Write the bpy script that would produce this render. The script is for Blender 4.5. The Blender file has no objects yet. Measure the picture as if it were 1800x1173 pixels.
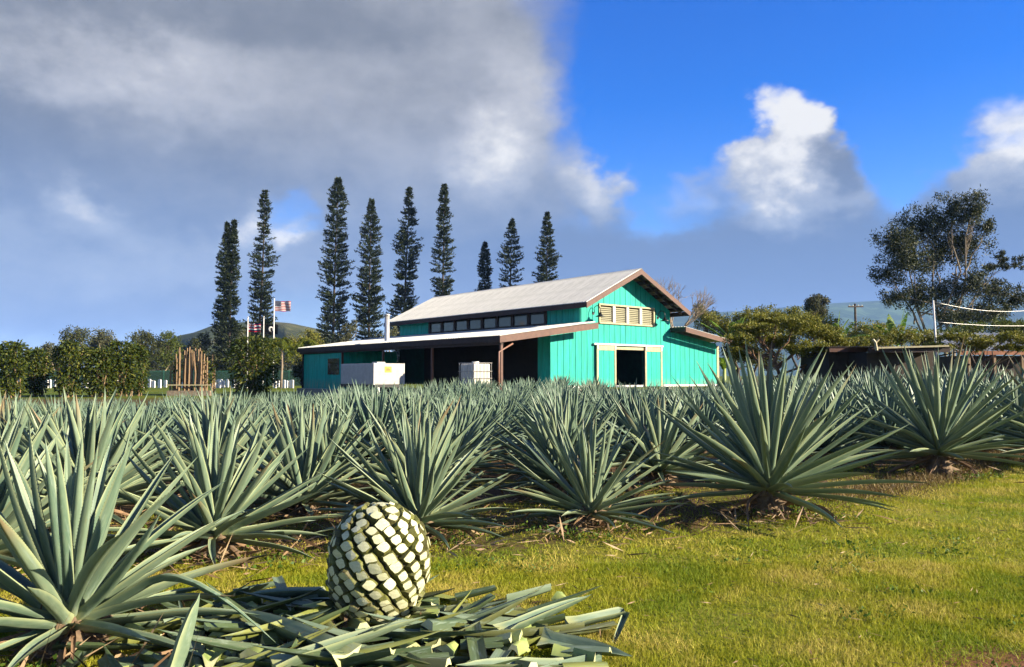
import bpy, math, random
import numpy as np
from mathutils import Vector, Matrix

random.seed(7)
RNG = np.random.default_rng(7)
SC = bpy.context.scene
COL = SC.collection
R = math.radians

# ------------------------------------------------------------------ camera, sky, sun, exposure
F, CX, CY, HZ, EYE = 1350.0, 900.0, 586.5, 660.0, 1.45      # focal length and centre in photo pixels, horizon row, eye height
PITCH = math.atan((HZ - CY) / F)
cam_data = bpy.data.cameras.new("camera")
cam_data.sensor_width = 36.0
cam_data.lens = F / 1800.0 * 36.0
cam_data.clip_start = 0.05
cam_data.clip_end = 30000.0
cam = bpy.data.objects.new("camera", cam_data)
COL.objects.link(cam)
cam.location = (0, 0, EYE)
cam.rotation_euler = (math.pi / 2 + PITCH, 0, 0)
SC.camera = cam

EXPOSURE = 1.75
SC.view_settings.view_transform = 'Standard'
SC.view_settings.look = 'None'
SC.view_settings.exposure = EXPOSURE
SC.view_settings.gamma = 1.0
SC.view_settings.use_curve_mapping = False
SC.cycles.max_bounces = 4
SC.cycles.diffuse_bounces = 2
SC.cycles.glossy_bounces = 2
SC.cycles.transmission_bounces = 2
SC.cycles.transparent_max_bounces = 8
SC.cycles.volume_bounces = 0
SC.cycles.use_adaptive_sampling = True
SC.cycles.adaptive_threshold = 0.02

SUN_EL, SUN_AZ = R(21.0), R(108.0)          # azimuth clockwise from the view direction (+Y): low, from the right
SUN_DIR = Vector((math.sin(SUN_AZ) * math.cos(SUN_EL), math.cos(SUN_AZ) * math.cos(SUN_EL), math.sin(SUN_EL)))
sun_data = bpy.data.lights.new("sun", 'SUN')
sun_data.energy = 5.0
sun_data.angle = R(0.53)
sun_data.color = (1.0, 0.87, 0.68)
sun = bpy.data.objects.new("sun", sun_data)
COL.objects.link(sun)
sun.rotation_euler = SUN_DIR.to_track_quat('Z', 'Y').to_euler()
sun.location = (60, -8, 30)


def ray(px, py):
    x = (px - CX) / F
    y = -(py - CY) / F
    return Vector((x, math.cos(PITCH) - y * math.sin(PITCH), math.sin(PITCH) + y * math.cos(PITCH)))


def at(px, py, depth):
    r = ray(px, py)
    return Vector((0, 0, EYE)) + r * (depth / r.y)


def smooth(a, b, x):
    t = np.clip((x - a) / (b - a), 0, 1)
    return t * t * (3 - 2 * t)


def ground_z(x, y):
    x = np.asarray(x, float)
    y = np.asarray(y, float)
    rise = 0.42 * smooth(22, 40, y) * smooth(-14, 1, x)
    bumps = 0.018 * np.sin(x * 1.7 + 0.6 * y) * np.cos(y * 1.3 - 0.4 * x)
    return rise + bumps * smooth(0, 4, y)


def gz(x, y):
    return float(ground_z(x, y))


ALBEDO = 0.84            # one scale for all surface colours, to go with the exposure


class E:
    """a shader socket that can be added, multiplied ... (each operation becomes a Math node)"""
    nt = None

    def __init__(self, s):
        self.s = s

    @staticmethod
    def math(op, *args, clamp=False):
        n = E.nt.nodes.new('ShaderNodeMath')
        n.operation = op
        n.use_clamp = clamp
        for i, a in enumerate(args):
            if isinstance(a, E):
                E.nt.links.new(a.s, n.inputs[i])
            else:
                n.inputs[i].default_value = a
        return E(n.outputs[0])

    def __add__(a, b): return E.math('ADD', a, b)
    __radd__ = __add__
    def __sub__(a, b): return E.math('SUBTRACT', a, b)
    def __rsub__(a, b): return E.math('SUBTRACT', b, a)
    def __mul__(a, b): return E.math('MULTIPLY', a, b)
    __rmul__ = __mul__
    def __truediv__(a, b): return E.math('DIVIDE', a, b)
    def pow(a, b): return E.math('POWER', a, b)
    def sqrt(a): return E.math('SQRT', a)
    def max(a, b): return E.math('MAXIMUM', a, b)
    def min(a, b): return E.math('MINIMUM', a, b)


def ss(x, a, b, lo=0.0, hi=1.0):
    n = E.nt.nodes.new('ShaderNodeMapRange')
    n.interpolation_type = 'SMOOTHSTEP'
    E.nt.links.new(x.s, n.inputs[0])
    n.inputs[1].default_value, n.inputs[2].default_value = a, b
    n.inputs[3].default_value, n.inputs[4].default_value = lo, hi
    return E(n.outputs[0])


def noise(vec, scale, detail=5, rough=0.55, distortion=0.0):
    n = E.nt.nodes.new('ShaderNodeTexNoise')
    n.inputs['Scale'].default_value = scale
    n.inputs['Detail'].default_value = detail
    n.inputs['Roughness'].default_value = rough
    n.inputs['Distortion'].default_value = distortion
    if vec is not None:
        E.nt.links.new(vec, n.inputs['Vector'])
    return E(n.outputs[0])


def mixc(f, a, b):
    n = E.nt.nodes.new('ShaderNodeMix')
    n.data_type = 'RGBA'
    for v, i in ((f, 0), (a, 6), (b, 7)):
        if isinstance(v, E):
            E.nt.links.new(v.s, n.inputs[i])
        elif i == 0:
            n.inputs[0].default_value = v
        else:
            k = 1.0 if E.nt == world.node_tree else ALBEDO
            n.inputs[i].default_value = (v[0] * k, v[1] * k, v[2] * k, 1)
    return E(n.outputs[2])


def lin(r, g, b):
    f = lambda c: c / 255 / 12.92 if c <= 10 else ((c / 255 + 0.055) / 1.055) ** 2.4
    return (f(r), f(g), f(b))


# ---- the sky: Nishita blue with procedural clouds laid out by compass direction
world = bpy.data.worlds.new("World")
SC.world = world
world.cycles.sampling_method = 'MANUAL'
world.cycles.sample_map_resolution = 512
world.use_nodes = True
nt = E.nt = world.node_tree
nt.nodes.clear()
w_out = nt.nodes.new('ShaderNodeOutputWorld')
w_bg = nt.nodes.new('ShaderNodeBackground')
W_STRENGTH = 0.1
w_bg.inputs[1].default_value = W_STRENGTH
nt.links.new(w_bg.outputs[0], w_out.inputs[0])
sky = nt.nodes.new('ShaderNodeTexSky')
sky.sky_type = 'NISHITA'
sky.sun_disc = False
sky.sun_elevation = SUN_EL
sky.sun_rotation = SUN_AZ
sky.altitude = 500
sky.air_density = 1.0
sky.dust_density = 0.3
sky.ozone_density = 2.5
hsv = nt.nodes.new('ShaderNodeHueSaturation')
hsv.inputs['Saturation'].default_value = 1.5
hsv.inputs['Value'].default_value = 0.77
hsv.inputs['Hue'].default_value = 0.525
nt.links.new(sky.outputs[0], hsv.inputs['Color'])
clear_sky = E(hsv.outputs[0])

tc = nt.nodes.new('ShaderNodeTexCoord')
sep = nt.nodes.new('ShaderNodeSeparateXYZ')
nt.links.new(tc.outputs['Generated'], sep.inputs[0])
dx, dy, dz = (E(o) for o in sep.outputs)
az = E.math('ARCTAN2', dx, dy)
el = E.math('ARCSINE', dz)


def vec3(x, y, z):
    n = nt.nodes.new('ShaderNodeCombineXYZ')
    for i, v in enumerate((x, y, z)):
        if isinstance(v, E):
            nt.links.new(v.s, n.inputs[i])
        else:
            n.inputs[i].default_value = v
    return n.outputs[0]


flat_dir = vec3(dx, dy, dz * 1.5)
shift_dir = vec3(dx + 0.035, dy, dz * 1.5 + 0.035)       # a step towards the light, for the lit sides of the clouds
warp_a = noise(flat_dir, 5.0, 4, 0.6) - 0.5
warp_b = noise(vec3(dx + 7.3, dy, dz * 1.5), 5.0, 4, 0.6) - 0.5
fine_a = noise(flat_dir, 16.0, 5, 0.6) - 0.5
fine_b = noise(vec3(dx + 3.1, dy + 9.0, dz * 1.5), 16.0, 5, 0.6) - 0.5
waz = az + warp_a * 0.15 + fine_a * 0.085
wel = el + warp_b * 0.12 + fine_b * 0.065
big = noise(flat_dir, 2.0, 5, 0.5)
big_lit = noise(shift_dir, 2.0, 5, 0.5)
mid = noise(flat_dir, 6.5, 6, 0.6)
mid_lit = noise(shift_dir, 6.5, 6, 0.6)
tuft = noise(flat_dir, 17.0, 6, 0.62)
tuft_lit = noise(vec3(dx + 0.012, dy, dz * 1.5 + 0.014), 17.0, 6, 0.62)


warped = vec3(waz, wel, 0.0)


def total(items):
    """sum of soft elliptical patches (weight, photo column, row, half-sizes, softness) round fixed compass directions"""
    acc = None
    for w, px, py, rx, ry, soft in items:
        r = ray(px, py).normalized()
        a0, e0 = math.atan2(r.x, r.y), math.asin(r.z)
        n = nt.nodes.new('ShaderNodeVectorMath')
        n.operation = 'MULTIPLY_ADD'
        nt.links.new(warped, n.inputs[0])
        n.inputs[1].default_value = (F / rx, F / ry, 0)
        n.inputs[2].default_value = (-a0 * F / rx, -e0 * F / ry, 0)
        l = nt.nodes.new('ShaderNodeVectorMath')
        l.operation = 'LENGTH'
        nt.links.new(n.outputs[0], l.inputs[0])
        s = ss(E(l.outputs['Value']), 1.0 + 0.5 * soft, 1.0 - 0.8 * soft, 0.0, w)
        acc = s if acc is None else acc + s
    return acc


cover = (big - 0.42) * 1.7 + total([
    (0.8, 380, 130, 720, 330, 0.9), (0.4, 60, 320, 420, 260, 1.0), (0.55, 800, 230, 260, 200, 0.9), (0.35, 300, 540, 620, 130, 1.0),
    (-1.4, 1500, 50, 480, 250, 1.0), (-0.6, 1170, 200, 160, 160, 1.0), (-0.5, 1620, 300, 90, 110, 1.0), (-0.8, 565, 185, 110, 80, 1.0), (-0.9, 505, 365, 60, 60, 1.0), (-0.2, 110, 455, 160, 50, 1.0), (-0.25, 640, 480, 220, 60, 1.0), (-0.5, 330, 345, 110, 40, 1.0), (-0.5, 690, 330, 90, 60, 1.0), (0.35, 60, 470, 160, 60, 1.0),
    (1.15, 1395, 190, 66, 64, 1.0), (1.0, 1385, 250, 84, 72, 1.0), (0.9, 1372, 325, 118, 76, 1.0), (0.5, 1455, 300, 60, 70, 1.0), (1.0, 1810, 265, 140, 110, 1.0), (0.65, 1700, 350, 120, 60, 1.0), (0.75, 1060, 315, 52, 70, 0.9),
    (0.65, 1200, 332, 70, 40, 0.9), (1.0, 1350, 470, 700, 90, 0.9)])
alpha = ss(cover, -0.22, 0.75)
bright = total([
    (0.50, 1392, 190, 66, 66, 1.0), (0.42, 1378, 245, 74, 66, 1.0), (0.30, 1335, 320, 76, 56, 1.0), (0.34, 1405, 345, 76, 50, 1.0), (0.5, 1800, 225, 60, 66, 1.0), (0.3, 1740, 300, 70, 50, 1.0),
    (0.38, 860, 262, 80, 70, 1.0), (0.22, 935, 190, 60, 80, 1.0), (0.32, 210, 130, 200, 80, 1.0), (0.5, 432, 396, 44, 36, 1.0),
    (0.48, 510, 420, 30, 24, 1.0), (0.3, 125, 375, 45, 26, 1.0), (0.3, 1060, 310, 46, 56, 1.0), (0.34, 1195, 335, 55, 28, 1.0),
    (0.22, 250, 460, 240, 50, 1.0)])
shade_side = total([(0.7, 1452, 275, 34, 48, 1.0), (0.3, 1120, 30, 120, 90, 1.0), (0.42, 330, 0, 460, 60, 1.0), (0.35, 10, 130, 130, 160, 1.0),
                    (0.2, 250, 300, 330, 80, 1.0), (0.7, 1350, 465, 620, 110, 1.0)])
relief = (big - big_lit) * 0.9 + (mid - mid_lit) * 0.9
lit = E.math('ADD', bright * (0.5 + mid * 1.0) - shade_side * 0.5 + relief * (0.3 + bright * 1.2) + (tuft - tuft_lit) * (0.15 + bright * 0.9) + 0.34, (mid - 0.5) * 0.30, clamp=True)
K = 1.0 / (2 ** EXPOSURE * W_STRENGTH)


def disp(r, g, b):
    return tuple(c * K for c in lin(r, g, b))


low = ss(el, 0.36, 0.13)                                       # cloud near the horizon is seen through more air
grey = mixc(low, disp(126, 132, 144), disp(108, 134, 176))
pale = mixc(low, disp(190, 192, 199), disp(164, 180, 206))
cloud = mixc(ss(lit, 0.05, 0.62), grey, pale)
cloud = mixc(ss(lit, 0.52, 1.1), cloud, disp(252, 250, 246))
col = mixc(alpha, clear_sky, cloud)
nt.links.new(col.s, w_bg.inputs[0])

# ------------------------------------------------------------------ object helpers

def tag(o, label=None, cat=None, group=None, kind=None):
    for k, v in (("label", label), ("category", cat), ("group", group), ("kind", kind)):
        if v:
            o[k] = v
    return o


def empty(name, loc, rz=0.0):
    o = bpy.data.objects.new(name, None)
    COL.objects.link(o)
    o.location = loc
    o.rotation_euler = (0, 0, rz)
    o.empty_display_size = 0.1
    return o


def link(name, mesh, parent=None):
    o = bpy.data.objects.new(name, mesh)
    COL.objects.link(o)
    o.parent = parent
    return o


def mesh_of(verts, faces, mats, idx=None, smooth_=False, name="mesh"):
    me = bpy.data.meshes.new(name)
    me.from_pydata([tuple(v) for v in verts], [], [tuple(f) for f in faces])
    for m in (mats if isinstance(mats, (list, tuple)) else [mats]):
        me.materials.append(m)
    if idx is not None:
        me.polygons.foreach_set("material_index", idx)
    if smooth_:
        me.polygons.foreach_set("use_smooth", [True] * len(me.polygons))
    me.update()
    return me


class MB:
    """collects solids, then links them as ONE mesh object"""

    def __init__(self):
        self.v, self.f = [], []

    def add(self, verts, faces):
        n = len(self.v)
        self.v += [tuple(v) for v in verts]
        self.f += [tuple(i + n for i in f) for f in faces]
        return self

    def box(self, x0, x1, y0, y1, z0, z1):
        v = [(x, y, z) for z in (z0, z1) for y in (y0, y1) for x in (x0, x1)]
        return self.add(v, [(0, 2, 3, 1), (4, 5, 7, 6), (0, 1, 5, 4), (2, 6, 7, 3), (0, 4, 6, 2), (1, 3, 7, 5)])

    def beam(self, a, b, w, h, up=(0, 0, 1)):
        a, b = Vector(a), Vector(b)
        d = (b - a).normalized()
        s = d.cross(Vector(up)).normalized() * (w / 2)
        t = s.normalized().cross(d) * (h / 2)
        v = [p + i * s + j * t for p in (a, b) for (i, j) in ((-1, -1), (1, -1), (1, 1), (-1, 1))]
        return self.add(v, [(0, 1, 2, 3), (7, 6, 5, 4), (0, 4, 5, 1), (1, 5, 6, 2), (2, 6, 7, 3), (3, 7, 4, 0)])

    def tube(self, pts, radii, n=6, cap=True):
        pts = [Vector(p) for p in pts]
        if not hasattr(radii, '__len__'):
            radii = [radii] * len(pts)
        rings = []
        for i, p in enumerate(pts):
            d = (pts[min(i + 1, len(pts) - 1)] - pts[max(i - 1, 0)]).normalized()
            ref = Vector((1, 0, 0)) if abs(d.x) < 0.8 else Vector((0, 1, 0))
            s = d.cross(ref).normalized()
            t = d.cross(s)
            rings.append([p + (s * math.cos(2 * math.pi * k / n) + t * math.sin(2 * math.pi * k / n)) * radii[i] for k in range(n)])
        v = [q for r in rings for q in r]
        f = [(i * n + k, i * n + (k + 1) % n, (i + 1) * n + (k + 1) % n, (i + 1) * n + k) for i in range(len(pts) - 1) for k in range(n)]
        if cap:
            f += [tuple(range(n - 1, -1, -1)), tuple((len(pts) - 1) * n + k for k in range(n))]
        return self.add(v, f)

    def lathe(self, prof, c=(0, 0, 0), n=16):
        v = [(c[0] + r * math.cos(2 * math.pi * k / n), c[1] + r * math.sin(2 * math.pi * k / n), c[2] + z) for r, z in prof for k in range(n)]
        f = [(i * n + k, i * n + (k + 1) % n, (i + 1) * n + (k + 1) % n, (i + 1) * n + k) for i in range(len(prof) - 1) for k in range(n)]
        return self.add(v, f)

    def prism(self, poly, y0, y1):
        """a polygon in the x-z plane pushed from y0 to y1"""
        n = len(poly)
        v = [(x, y0, z) for x, z in poly] + [(x, y1, z) for x, z in poly]
        f = [tuple(range(n)), tuple(range(2 * n - 1, n - 1, -1))]
        f += [(i, n + i, n + (i + 1) % n, (i + 1) % n) for i in range(n)]
        return self.add(v, f)

    def prism_x(self, poly, x0, x1):
        n = len(poly)
        v = [(x0, y, z) for y, z in poly] + [(x1, y, z) for y, z in poly]
        f = [tuple(range(n - 1, -1, -1)), tuple(range(n, 2 * n))]
        f += [(i, (i + 1) % n, n + (i + 1) % n, n + i) for i in range(n)]
        return self.add(v, f)

    def build(self, name, mat, parent=None, smooth_=False, bevel=0.0):
        me = mesh_of(self.v, self.f, mat, None, smooth_, name)
        o = link(name, me, parent)
        if bevel:
            b = o.modifiers.new("bevel", 'BEVEL')
            b.width = bevel
            b.segments = 2
            b.limit_method = 'ANGLE'
        return o


def soup(name, quads, mat, parent=None, tint=None, tris=False):
    """many loose leaf faces as one mesh; quads is an (N,4,3) or (N,3,3) array"""
    q = np.asarray(quads, np.float32)
    n, k, _ = q.shape
    me = bpy.data.meshes.new(name)
    me.vertices.add(n * k)
    me.vertices.foreach_set("co", q.reshape(-1))
    me.loops.add(n * k)
    me.loops.foreach_set("vertex_index", np.arange(n * k, dtype=np.int32))
    me.polygons.add(n)
    me.polygons.foreach_set("loop_start", np.arange(0, n * k, k, dtype=np.int32))
    me.polygons.foreach_set("loop_total", np.full(n, k, np.int32))
    me.materials.append(mat)
    a = me.attributes.new("tint", 'FLOAT', 'FACE')
    a.data.foreach_set("value", np.asarray(RNG.random(n) if tint is None else tint, np.float32))
    me.update()
    me.validate()
    return link(name, me, parent)


def unit(v):
    return v / np.maximum(np.linalg.norm(v, axis=-1, keepdims=True), 1e-9)


def rand_dirs(n, up=0.0):
    d = RNG.normal(size=(n, 3))
    d[:, 2] += up
    return unit(d)


def leaf_quads(c, d, length, width, side=None):
    """rhombic leaves from point c along d"""
    n = len(c)
    if side is None:
        side = unit(np.cross(d, rand_dirs(n)))
    length = np.broadcast_to(np.asarray(length, float), (n,))[:, None]
    width = np.broadcast_to(np.asarray(width, float), (n,))[:, None]
    m = c + d * length * 0.45
    nrm = np.cross(d, side) * width * 0.25
    return np.stack([c, m + side * width / 2 + nrm, c + d * length, m - side * width / 2 + nrm], 1)


# ------------------------------------------------------------------ materials

def new_mat(name):
    m = bpy.data.materials.new(name)
    m.use_nodes = True
    t = m.node_tree
    t.nodes.clear()
    o = t.nodes.new('ShaderNodeOutputMaterial')
    E.nt = t
    return m, t, o


def tex(kind='Object'):
    n = E.nt.nodes.new('ShaderNodeTexCoord')
    return n.outputs[kind]


def geo_pos():
    return E.nt.nodes.new('ShaderNodeNewGeometry').outputs['Position']


def scaled(vec, s):
    n = E.nt.nodes.new('ShaderNodeMapping')
    n.inputs['Scale'].default_value = s
    E.nt.links.new(vec, n.inputs['Vector'])
    return n.outputs[0]


def attr(name):
    n = E.nt.nodes.new('ShaderNodeAttribute')
    n.attribute_name = name
    return E(n.outputs['Fac'])


def obj_random():
    return E(E.nt.nodes.new('ShaderNodeObjectInfo').outputs['Random'])


def bsdf(col, rough=0.7, metal=0.0, spec=0.5, bump=None, bump_d=0.01, bump_s=0.5):
    t = E.nt
    b = t.nodes.new('ShaderNodeBsdfPrincipled')
    if isinstance(col, E):
        t.links.new(col.s, b.inputs['Base Color'])
    else:
        b.inputs['Base Color'].default_value = (*(c * ALBEDO for c in col), 1)
    if isinstance(rough, E):
        t.links.new(rough.s, b.inputs['Roughness'])
    else:
        b.inputs['Roughness'].default_value = rough
    b.inputs['Metallic'].default_value = metal
    b.inputs['Specular IOR Level'].default_value = spec
    if bump is not None:
        n = t.nodes.new('ShaderNodeBump')
        n.inputs['Strength'].default_value = bump_s
        n.inputs['Distance'].default_value = bump_d
        t.links.new(bump.s, n.inputs['Height'])
        t.links.new(n.outputs[0], b.inputs['Normal'])
    return b


def finish(out, b):
    E.nt.links.new(b.outputs[0], out.inputs[0])


def translucent(b, col, amount):
    t = E.nt
    tr = t.nodes.new('ShaderNodeBsdfTranslucent')
    if isinstance(col, E):
        t.links.new(col.s, tr.inputs[0])
    else:
        tr.inputs[0].default_value = (*col, 1)
    mx = t.nodes.new('ShaderNodeMixShader')
    mx.inputs[0].default_value = amount
    t.links.new(b.outputs[0], mx.inputs[1])
    t.links.new(tr.outputs[0], mx.inputs[2])
    return mx


def plain(name, a, b=None, scale=3.0, rough=0.7, metal=0.0, stretch=(1, 1, 1), bump_d=0.004, spec=0.4, detail=5, vary=0.0):
    m, t, o = new_mat(name)
    b = b or tuple(c * 0.7 for c in a)
    n = noise(scaled(tex(), stretch), scale, detail, 0.6)
    f = ss(n, 0.32, 0.68)
    if vary:
        f = E.math('ADD', f * (1 - vary), obj_random() * vary, clamp=True)
    finish(o, bsdf(mixc(f, a, b), rough, metal, spec, n, bump_d))
    return m


def leafy(name, cols, rough=0.6, trans=0.25, patch=0.0, patch_scale=0.3):
    """leaves in several natural colours, one per leaf"""
    m, t, o = new_mat(name)
    f = attr("tint")
    if patch:
        f = E.math('ADD', f * (1 - patch), ss(noise(geo_pos(), patch_scale, 4), 0.35, 0.65) * patch, clamp=True)
    c = mixc(ss(f, 0.0, 0.5), cols[0], cols[1])
    c = mixc(ss(f, 0.5, 1.0), c, cols[2])
    finish(o, translucent(bsdf(c, rough, 0, 0.25), c, trans))
    return m


M = {}


def agave_mat(name, top, back, base=True, rough=0.5):
    m, t, o = new_mat(name)
    pos = tex()
    n = noise(scaled(pos, (9, 2.2, 9)), 2.5, 5, 0.6)
    fine = noise(scaled(pos, (60, 3.0, 60)), 2.0, 3, 0.5)
    f = E.math('ADD', ss(n, 0.3, 0.7) * 0.45 + obj_random() * 0.55, (fine - 0.5) * 0.25, clamp=True)
    c = mixc(f, top, back)
    sx = t.nodes.new('ShaderNodeSeparateXYZ')
    t.links.new(pos, sx.inputs[0])
    along = E(sx.outputs[1])
    if base:
        c = mixc(ss(along + (n - 0.5) * 0.12, 0.12, 0.0), c, (0.34, 0.36, 0.15))      # yellower towards the leaf base
    if base:
        c = mixc(ss(attr("rim"), 0.55, 1.0) * 0.6, c, (0.42, 0.46, 0.22))
    bloom = ss(noise(scaled(pos, (14, 1.3, 14)), 3.5, 6, 0.7), 0.5, 0.7)
    c = mixc(bloom * 0.55, c, (0.27, 0.345, 0.275))                     # powdery wax
    if base:
        dead = ss(obj_random() + along * 0.35, 1.17, 1.30)
        c = mixc(dead, c, (0.23, 0.17, 0.085))                              # some leaf ends have dried
    spots = ss(noise(scaled(pos, (26, 6, 26)), 3.0, 5, 0.7), 0.60, 0.72)
    c = mixc(spots * 0.6, c, (0.20, 0.17, 0.09))
    finish(o, translucent(bsdf(c, rough, 0, 0.35, fine, 0.002, 0.35), c, 0.05))
    return m


M['leaf'] = agave_mat("agave_leaf", (0.090, 0.158, 0.104), (0.235, 0.300, 0.180))
M['leaf_far'] = agave_mat("agave_leaf_field", (0.085, 0.150, 0.102), (0.150, 0.212, 0.130), False)
M['spine'] = plain("agave_spine", (0.045, 0.025, 0.018), rough=0.5)
M['cut'] = plain("agave_cut_flesh", (0.58, 0.57, 0.34), (0.44, 0.47, 0.20), 14, 0.55)
M['leaf_butt'] = plain("agave_leaf_base_green", (0.36, 0.42, 0.12), (0.20, 0.27, 0.08), 8, 0.5)
M['dry'] = plain("dry_agave_leaf", (0.30, 0.19, 0.10), (0.14, 0.08, 0.045), 7, 0.85, stretch=(4, 1, 4), vary=0.4)
M['stem'] = plain("agave_stem", (0.10, 0.065, 0.04), (0.20, 0.14, 0.08), 16, 0.9, bump_d=0.02)
M['pina_core'] = plain("agave_heart_core", (0.018, 0.016, 0.008), (0.045, 0.036, 0.014), 14, 0.8)
M['pina_face'] = plain("agave_heart_cut_face", (0.72, 0.70, 0.48), (0.54, 0.56, 0.29), 9, 0.5, vary=0.35, spec=0.3)
M['pina_side'] = plain("agave_heart_leaf_stub", (0.17, 0.19, 0.035), (0.055, 0.040, 0.016), 10, 0.6, vary=0.5)
M['root'] = plain("fibrous_root", (0.30, 0.15, 0.06), (0.14, 0.06, 0.025), 25, 0.95, bump_d=0.02)


def teal(name, dark=1.0):
    m, t, o = new_mat(name)
    p = tex()
    streak = noise(scaled(p, (3.0, 3.0, 0.45)), 2.2, 6, 0.62)
    grain = noise(scaled(p, (40, 40, 1.2)), 2.0, 4, 0.6)
    f = E.math('ADD', ss(streak, 0.36, 0.72) * 0.75, obj_random() * 0.3 - 0.05, clamp=True)
    c = mixc(f, (0.0 * dark, 0.30 * dark, 0.225 * dark), (0.002 * dark, 0.47 * dark, 0.37 * dark))
    worn = ss(noise(scaled(p, (9, 9, 1.0)), 2.5, 6, 0.7), 0.66, 0.78)
    c = mixc(worn * 0.55, c, (0.07, 0.53, 0.44))
    sz = t.nodes.new('ShaderNodeSeparateXYZ')
    t.links.new(p, sz.inputs[0])
    dirt = ss(E(sz.outputs[2]) + (grain - 0.5) * 0.8, 1.35, 0.85)
    c = mixc(dirt * ss(streak, 0.4, 0.6) * 0.6, c, (0.20, 0.22, 0.13))
    finish(o, bsdf(c, 0.62, 0, 0.3, grain, 0.003))
    return m


M['teal'] = teal("teal_painted_boards")
M['teal_back'] = plain("teal_backing", (0.01, 0.10, 0.075), rough=0.8)
M['brown'] = plain("brown_painted_trim", (0.120, 0.052, 0.029), (0.085, 0.035, 0.020), 5, 0.6, stretch=(1, 1, 1))
M['dark_wood'] = plain("dark_stained_wood", (0.045, 0.025, 0.018), (0.025, 0.015, 0.012), 6, 0.75)
M['cream'] = plain("cream_painted_trim", (0.46, 0.41, 0.24), (0.36, 0.31, 0.17), 5, 0.6)
M['louvre'] = plain("louvre_slats", (0.36, 0.34, 0.22), (0.28, 0.27, 0.18), 5, 0.6)
M['white'] = plain("white_paint", (0.78, 0.76, 0.70), (0.66, 0.63, 0.56), 4, 0.55)
M['interior'] = plain("interior_shade_black", (0.020, 0.017, 0.014), rough=0.9)  # near-black colour carries the deep shade of the inner walls
M['concrete'] = plain("concrete", (0.30, 0.28, 0.24), (0.20, 0.19, 0.16), 6, 0.85)
M['black_metal'] = plain("black_enamel", (0.012, 0.012, 0.012), rough=0.4)
M['flue'] = plain("galvanised_flue", (0.62, 0.60, 0.55), (0.48, 0.47, 0.43), 5, 0.4, metal=0.5)
M['downpipe'] = plain("brown_downpipe", (0.30, 0.16, 0.11), rough=0.5)


def roof_mat():
    m, t, o = new_mat("pale_corrugated_steel")
    p = tex()
    n = noise(scaled(p, (0.8, 2.5, 0.8)), 1.6, 6, 0.6)
    c = mixc(E.math('ADD', ss(n, 0.35, 0.7) * 0.7, obj_random() * 0.3, clamp=True), (0.58, 0.575, 0.52), (0.42, 0.42, 0.375))
    finish(o, bsdf(c, 0.45, 0.0, 0.5, n, 0.003))
    return m


M['roof'] = roof_mat()


def glass_mat():
    m, t, o = new_mat("window_glass")
    finish(o, bsdf((0.035, 0.04, 0.042), 0.08, 0, 0.6))
    return m


M['glass'] = glass_mat()
M['trunk_pale'] = plain("pale_bark", (0.30, 0.24, 0.17), (0.17, 0.13, 0.09), 6, 0.9, bump_d=0.03)
M['trunk_dark'] = plain("dark_bark", (0.075, 0.055, 0.042), (0.04, 0.03, 0.025), 6, 0.9, bump_d=0.03)
M['trunk_warm'] = plain("orange_brown_bark", (0.26, 0.15, 0.075), (0.12, 0.07, 0.04), 5, 0.9, bump_d=0.03)
M['cane'] = plain("tan_cane", (0.30, 0.20, 0.105), (0.19, 0.12, 0.06), 4, 0.75, vary=0.5)
M['pine'] = leafy("pine_foliage", [(0.010, 0.020, 0.008), (0.022, 0.036, 0.012), (0.048, 0.060, 0.019)], trans=0.12)
M['ironwood'] = leafy("ironwood_foliage", [(0.020, 0.032, 0.011), (0.042, 0.056, 0.018), (0.080, 0.086, 0.030)], trans=0.15)
M['olive'] = leafy("olive_foliage", [(0.085, 0.105, 0.012), (0.170, 0.180, 0.020), (0.270, 0.240, 0.034)], trans=0.25)
M['olive_dark'] = leafy("dark_olive_foliage", [(0.030, 0.042, 0.012), (0.055, 0.066, 0.016), (0.095, 0.095, 0.024)], trans=0.2)
M['green'] = leafy("green_foliage", [(0.040, 0.065, 0.012), (0.080, 0.110, 0.016), (0.130, 0.150, 0.025)], trans=0.3)
M['grey_green'] = leafy("grey_green_foliage", [(0.055, 0.066, 0.028), (0.090, 0.098, 0.040), (0.130, 0.120, 0.055)], trans=0.2)
M['shrub'] = leafy("shrub_foliage", [(0.020, 0.042, 0.006), (0.052, 0.078, 0.009), (0.130, 0.138, 0.015)], trans=0.3)
M['palm'] = leafy("palm_foliage", [(0.07, 0.11, 0.01), (0.14, 0.17, 0.012), (0.22, 0.22, 0.02)], trans=0.35)
M['banana'] = leafy("banana_foliage", [(0.06, 0.13, 0.012), (0.13, 0.22, 0.02), (0.20, 0.28, 0.03)], trans=0.4)
M['twig'] = leafy("bare_twigs", [(0.16, 0.13, 0.11), (0.20, 0.17, 0.14), (0.24, 0.20, 0.17)], trans=0.0)
M['grass'] = leafy("grass_blades", [(0.150, 0.235, 0.010), (0.340, 0.350, 0.018), (0.600, 0.480, 0.120)], 0.7, 0.35, 0.62, 1.3)
M['weed'] = leafy("weed_leaves", [(0.05, 0.11, 0.012), (0.09, 0.17, 0.016), (0.14, 0.21, 0.025)], trans=0.3)
M['straw'] = leafy("dry_straw", [(0.12, 0.07, 0.035), (0.24, 0.15, 0.075), (0.42, 0.31, 0.18)], trans=0.05)
M['red_straw'] = leafy("red_brown_dry_grass", [(0.10, 0.055, 0.02), (0.20, 0.13, 0.045), (0.30, 0.24, 0.09)], trans=0.15)

# ------------------------------------------------------------------ the ground and the hills

def field_edge(x):
    return 6.55 + 0.35 * x + 0.045 * x * x


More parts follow.
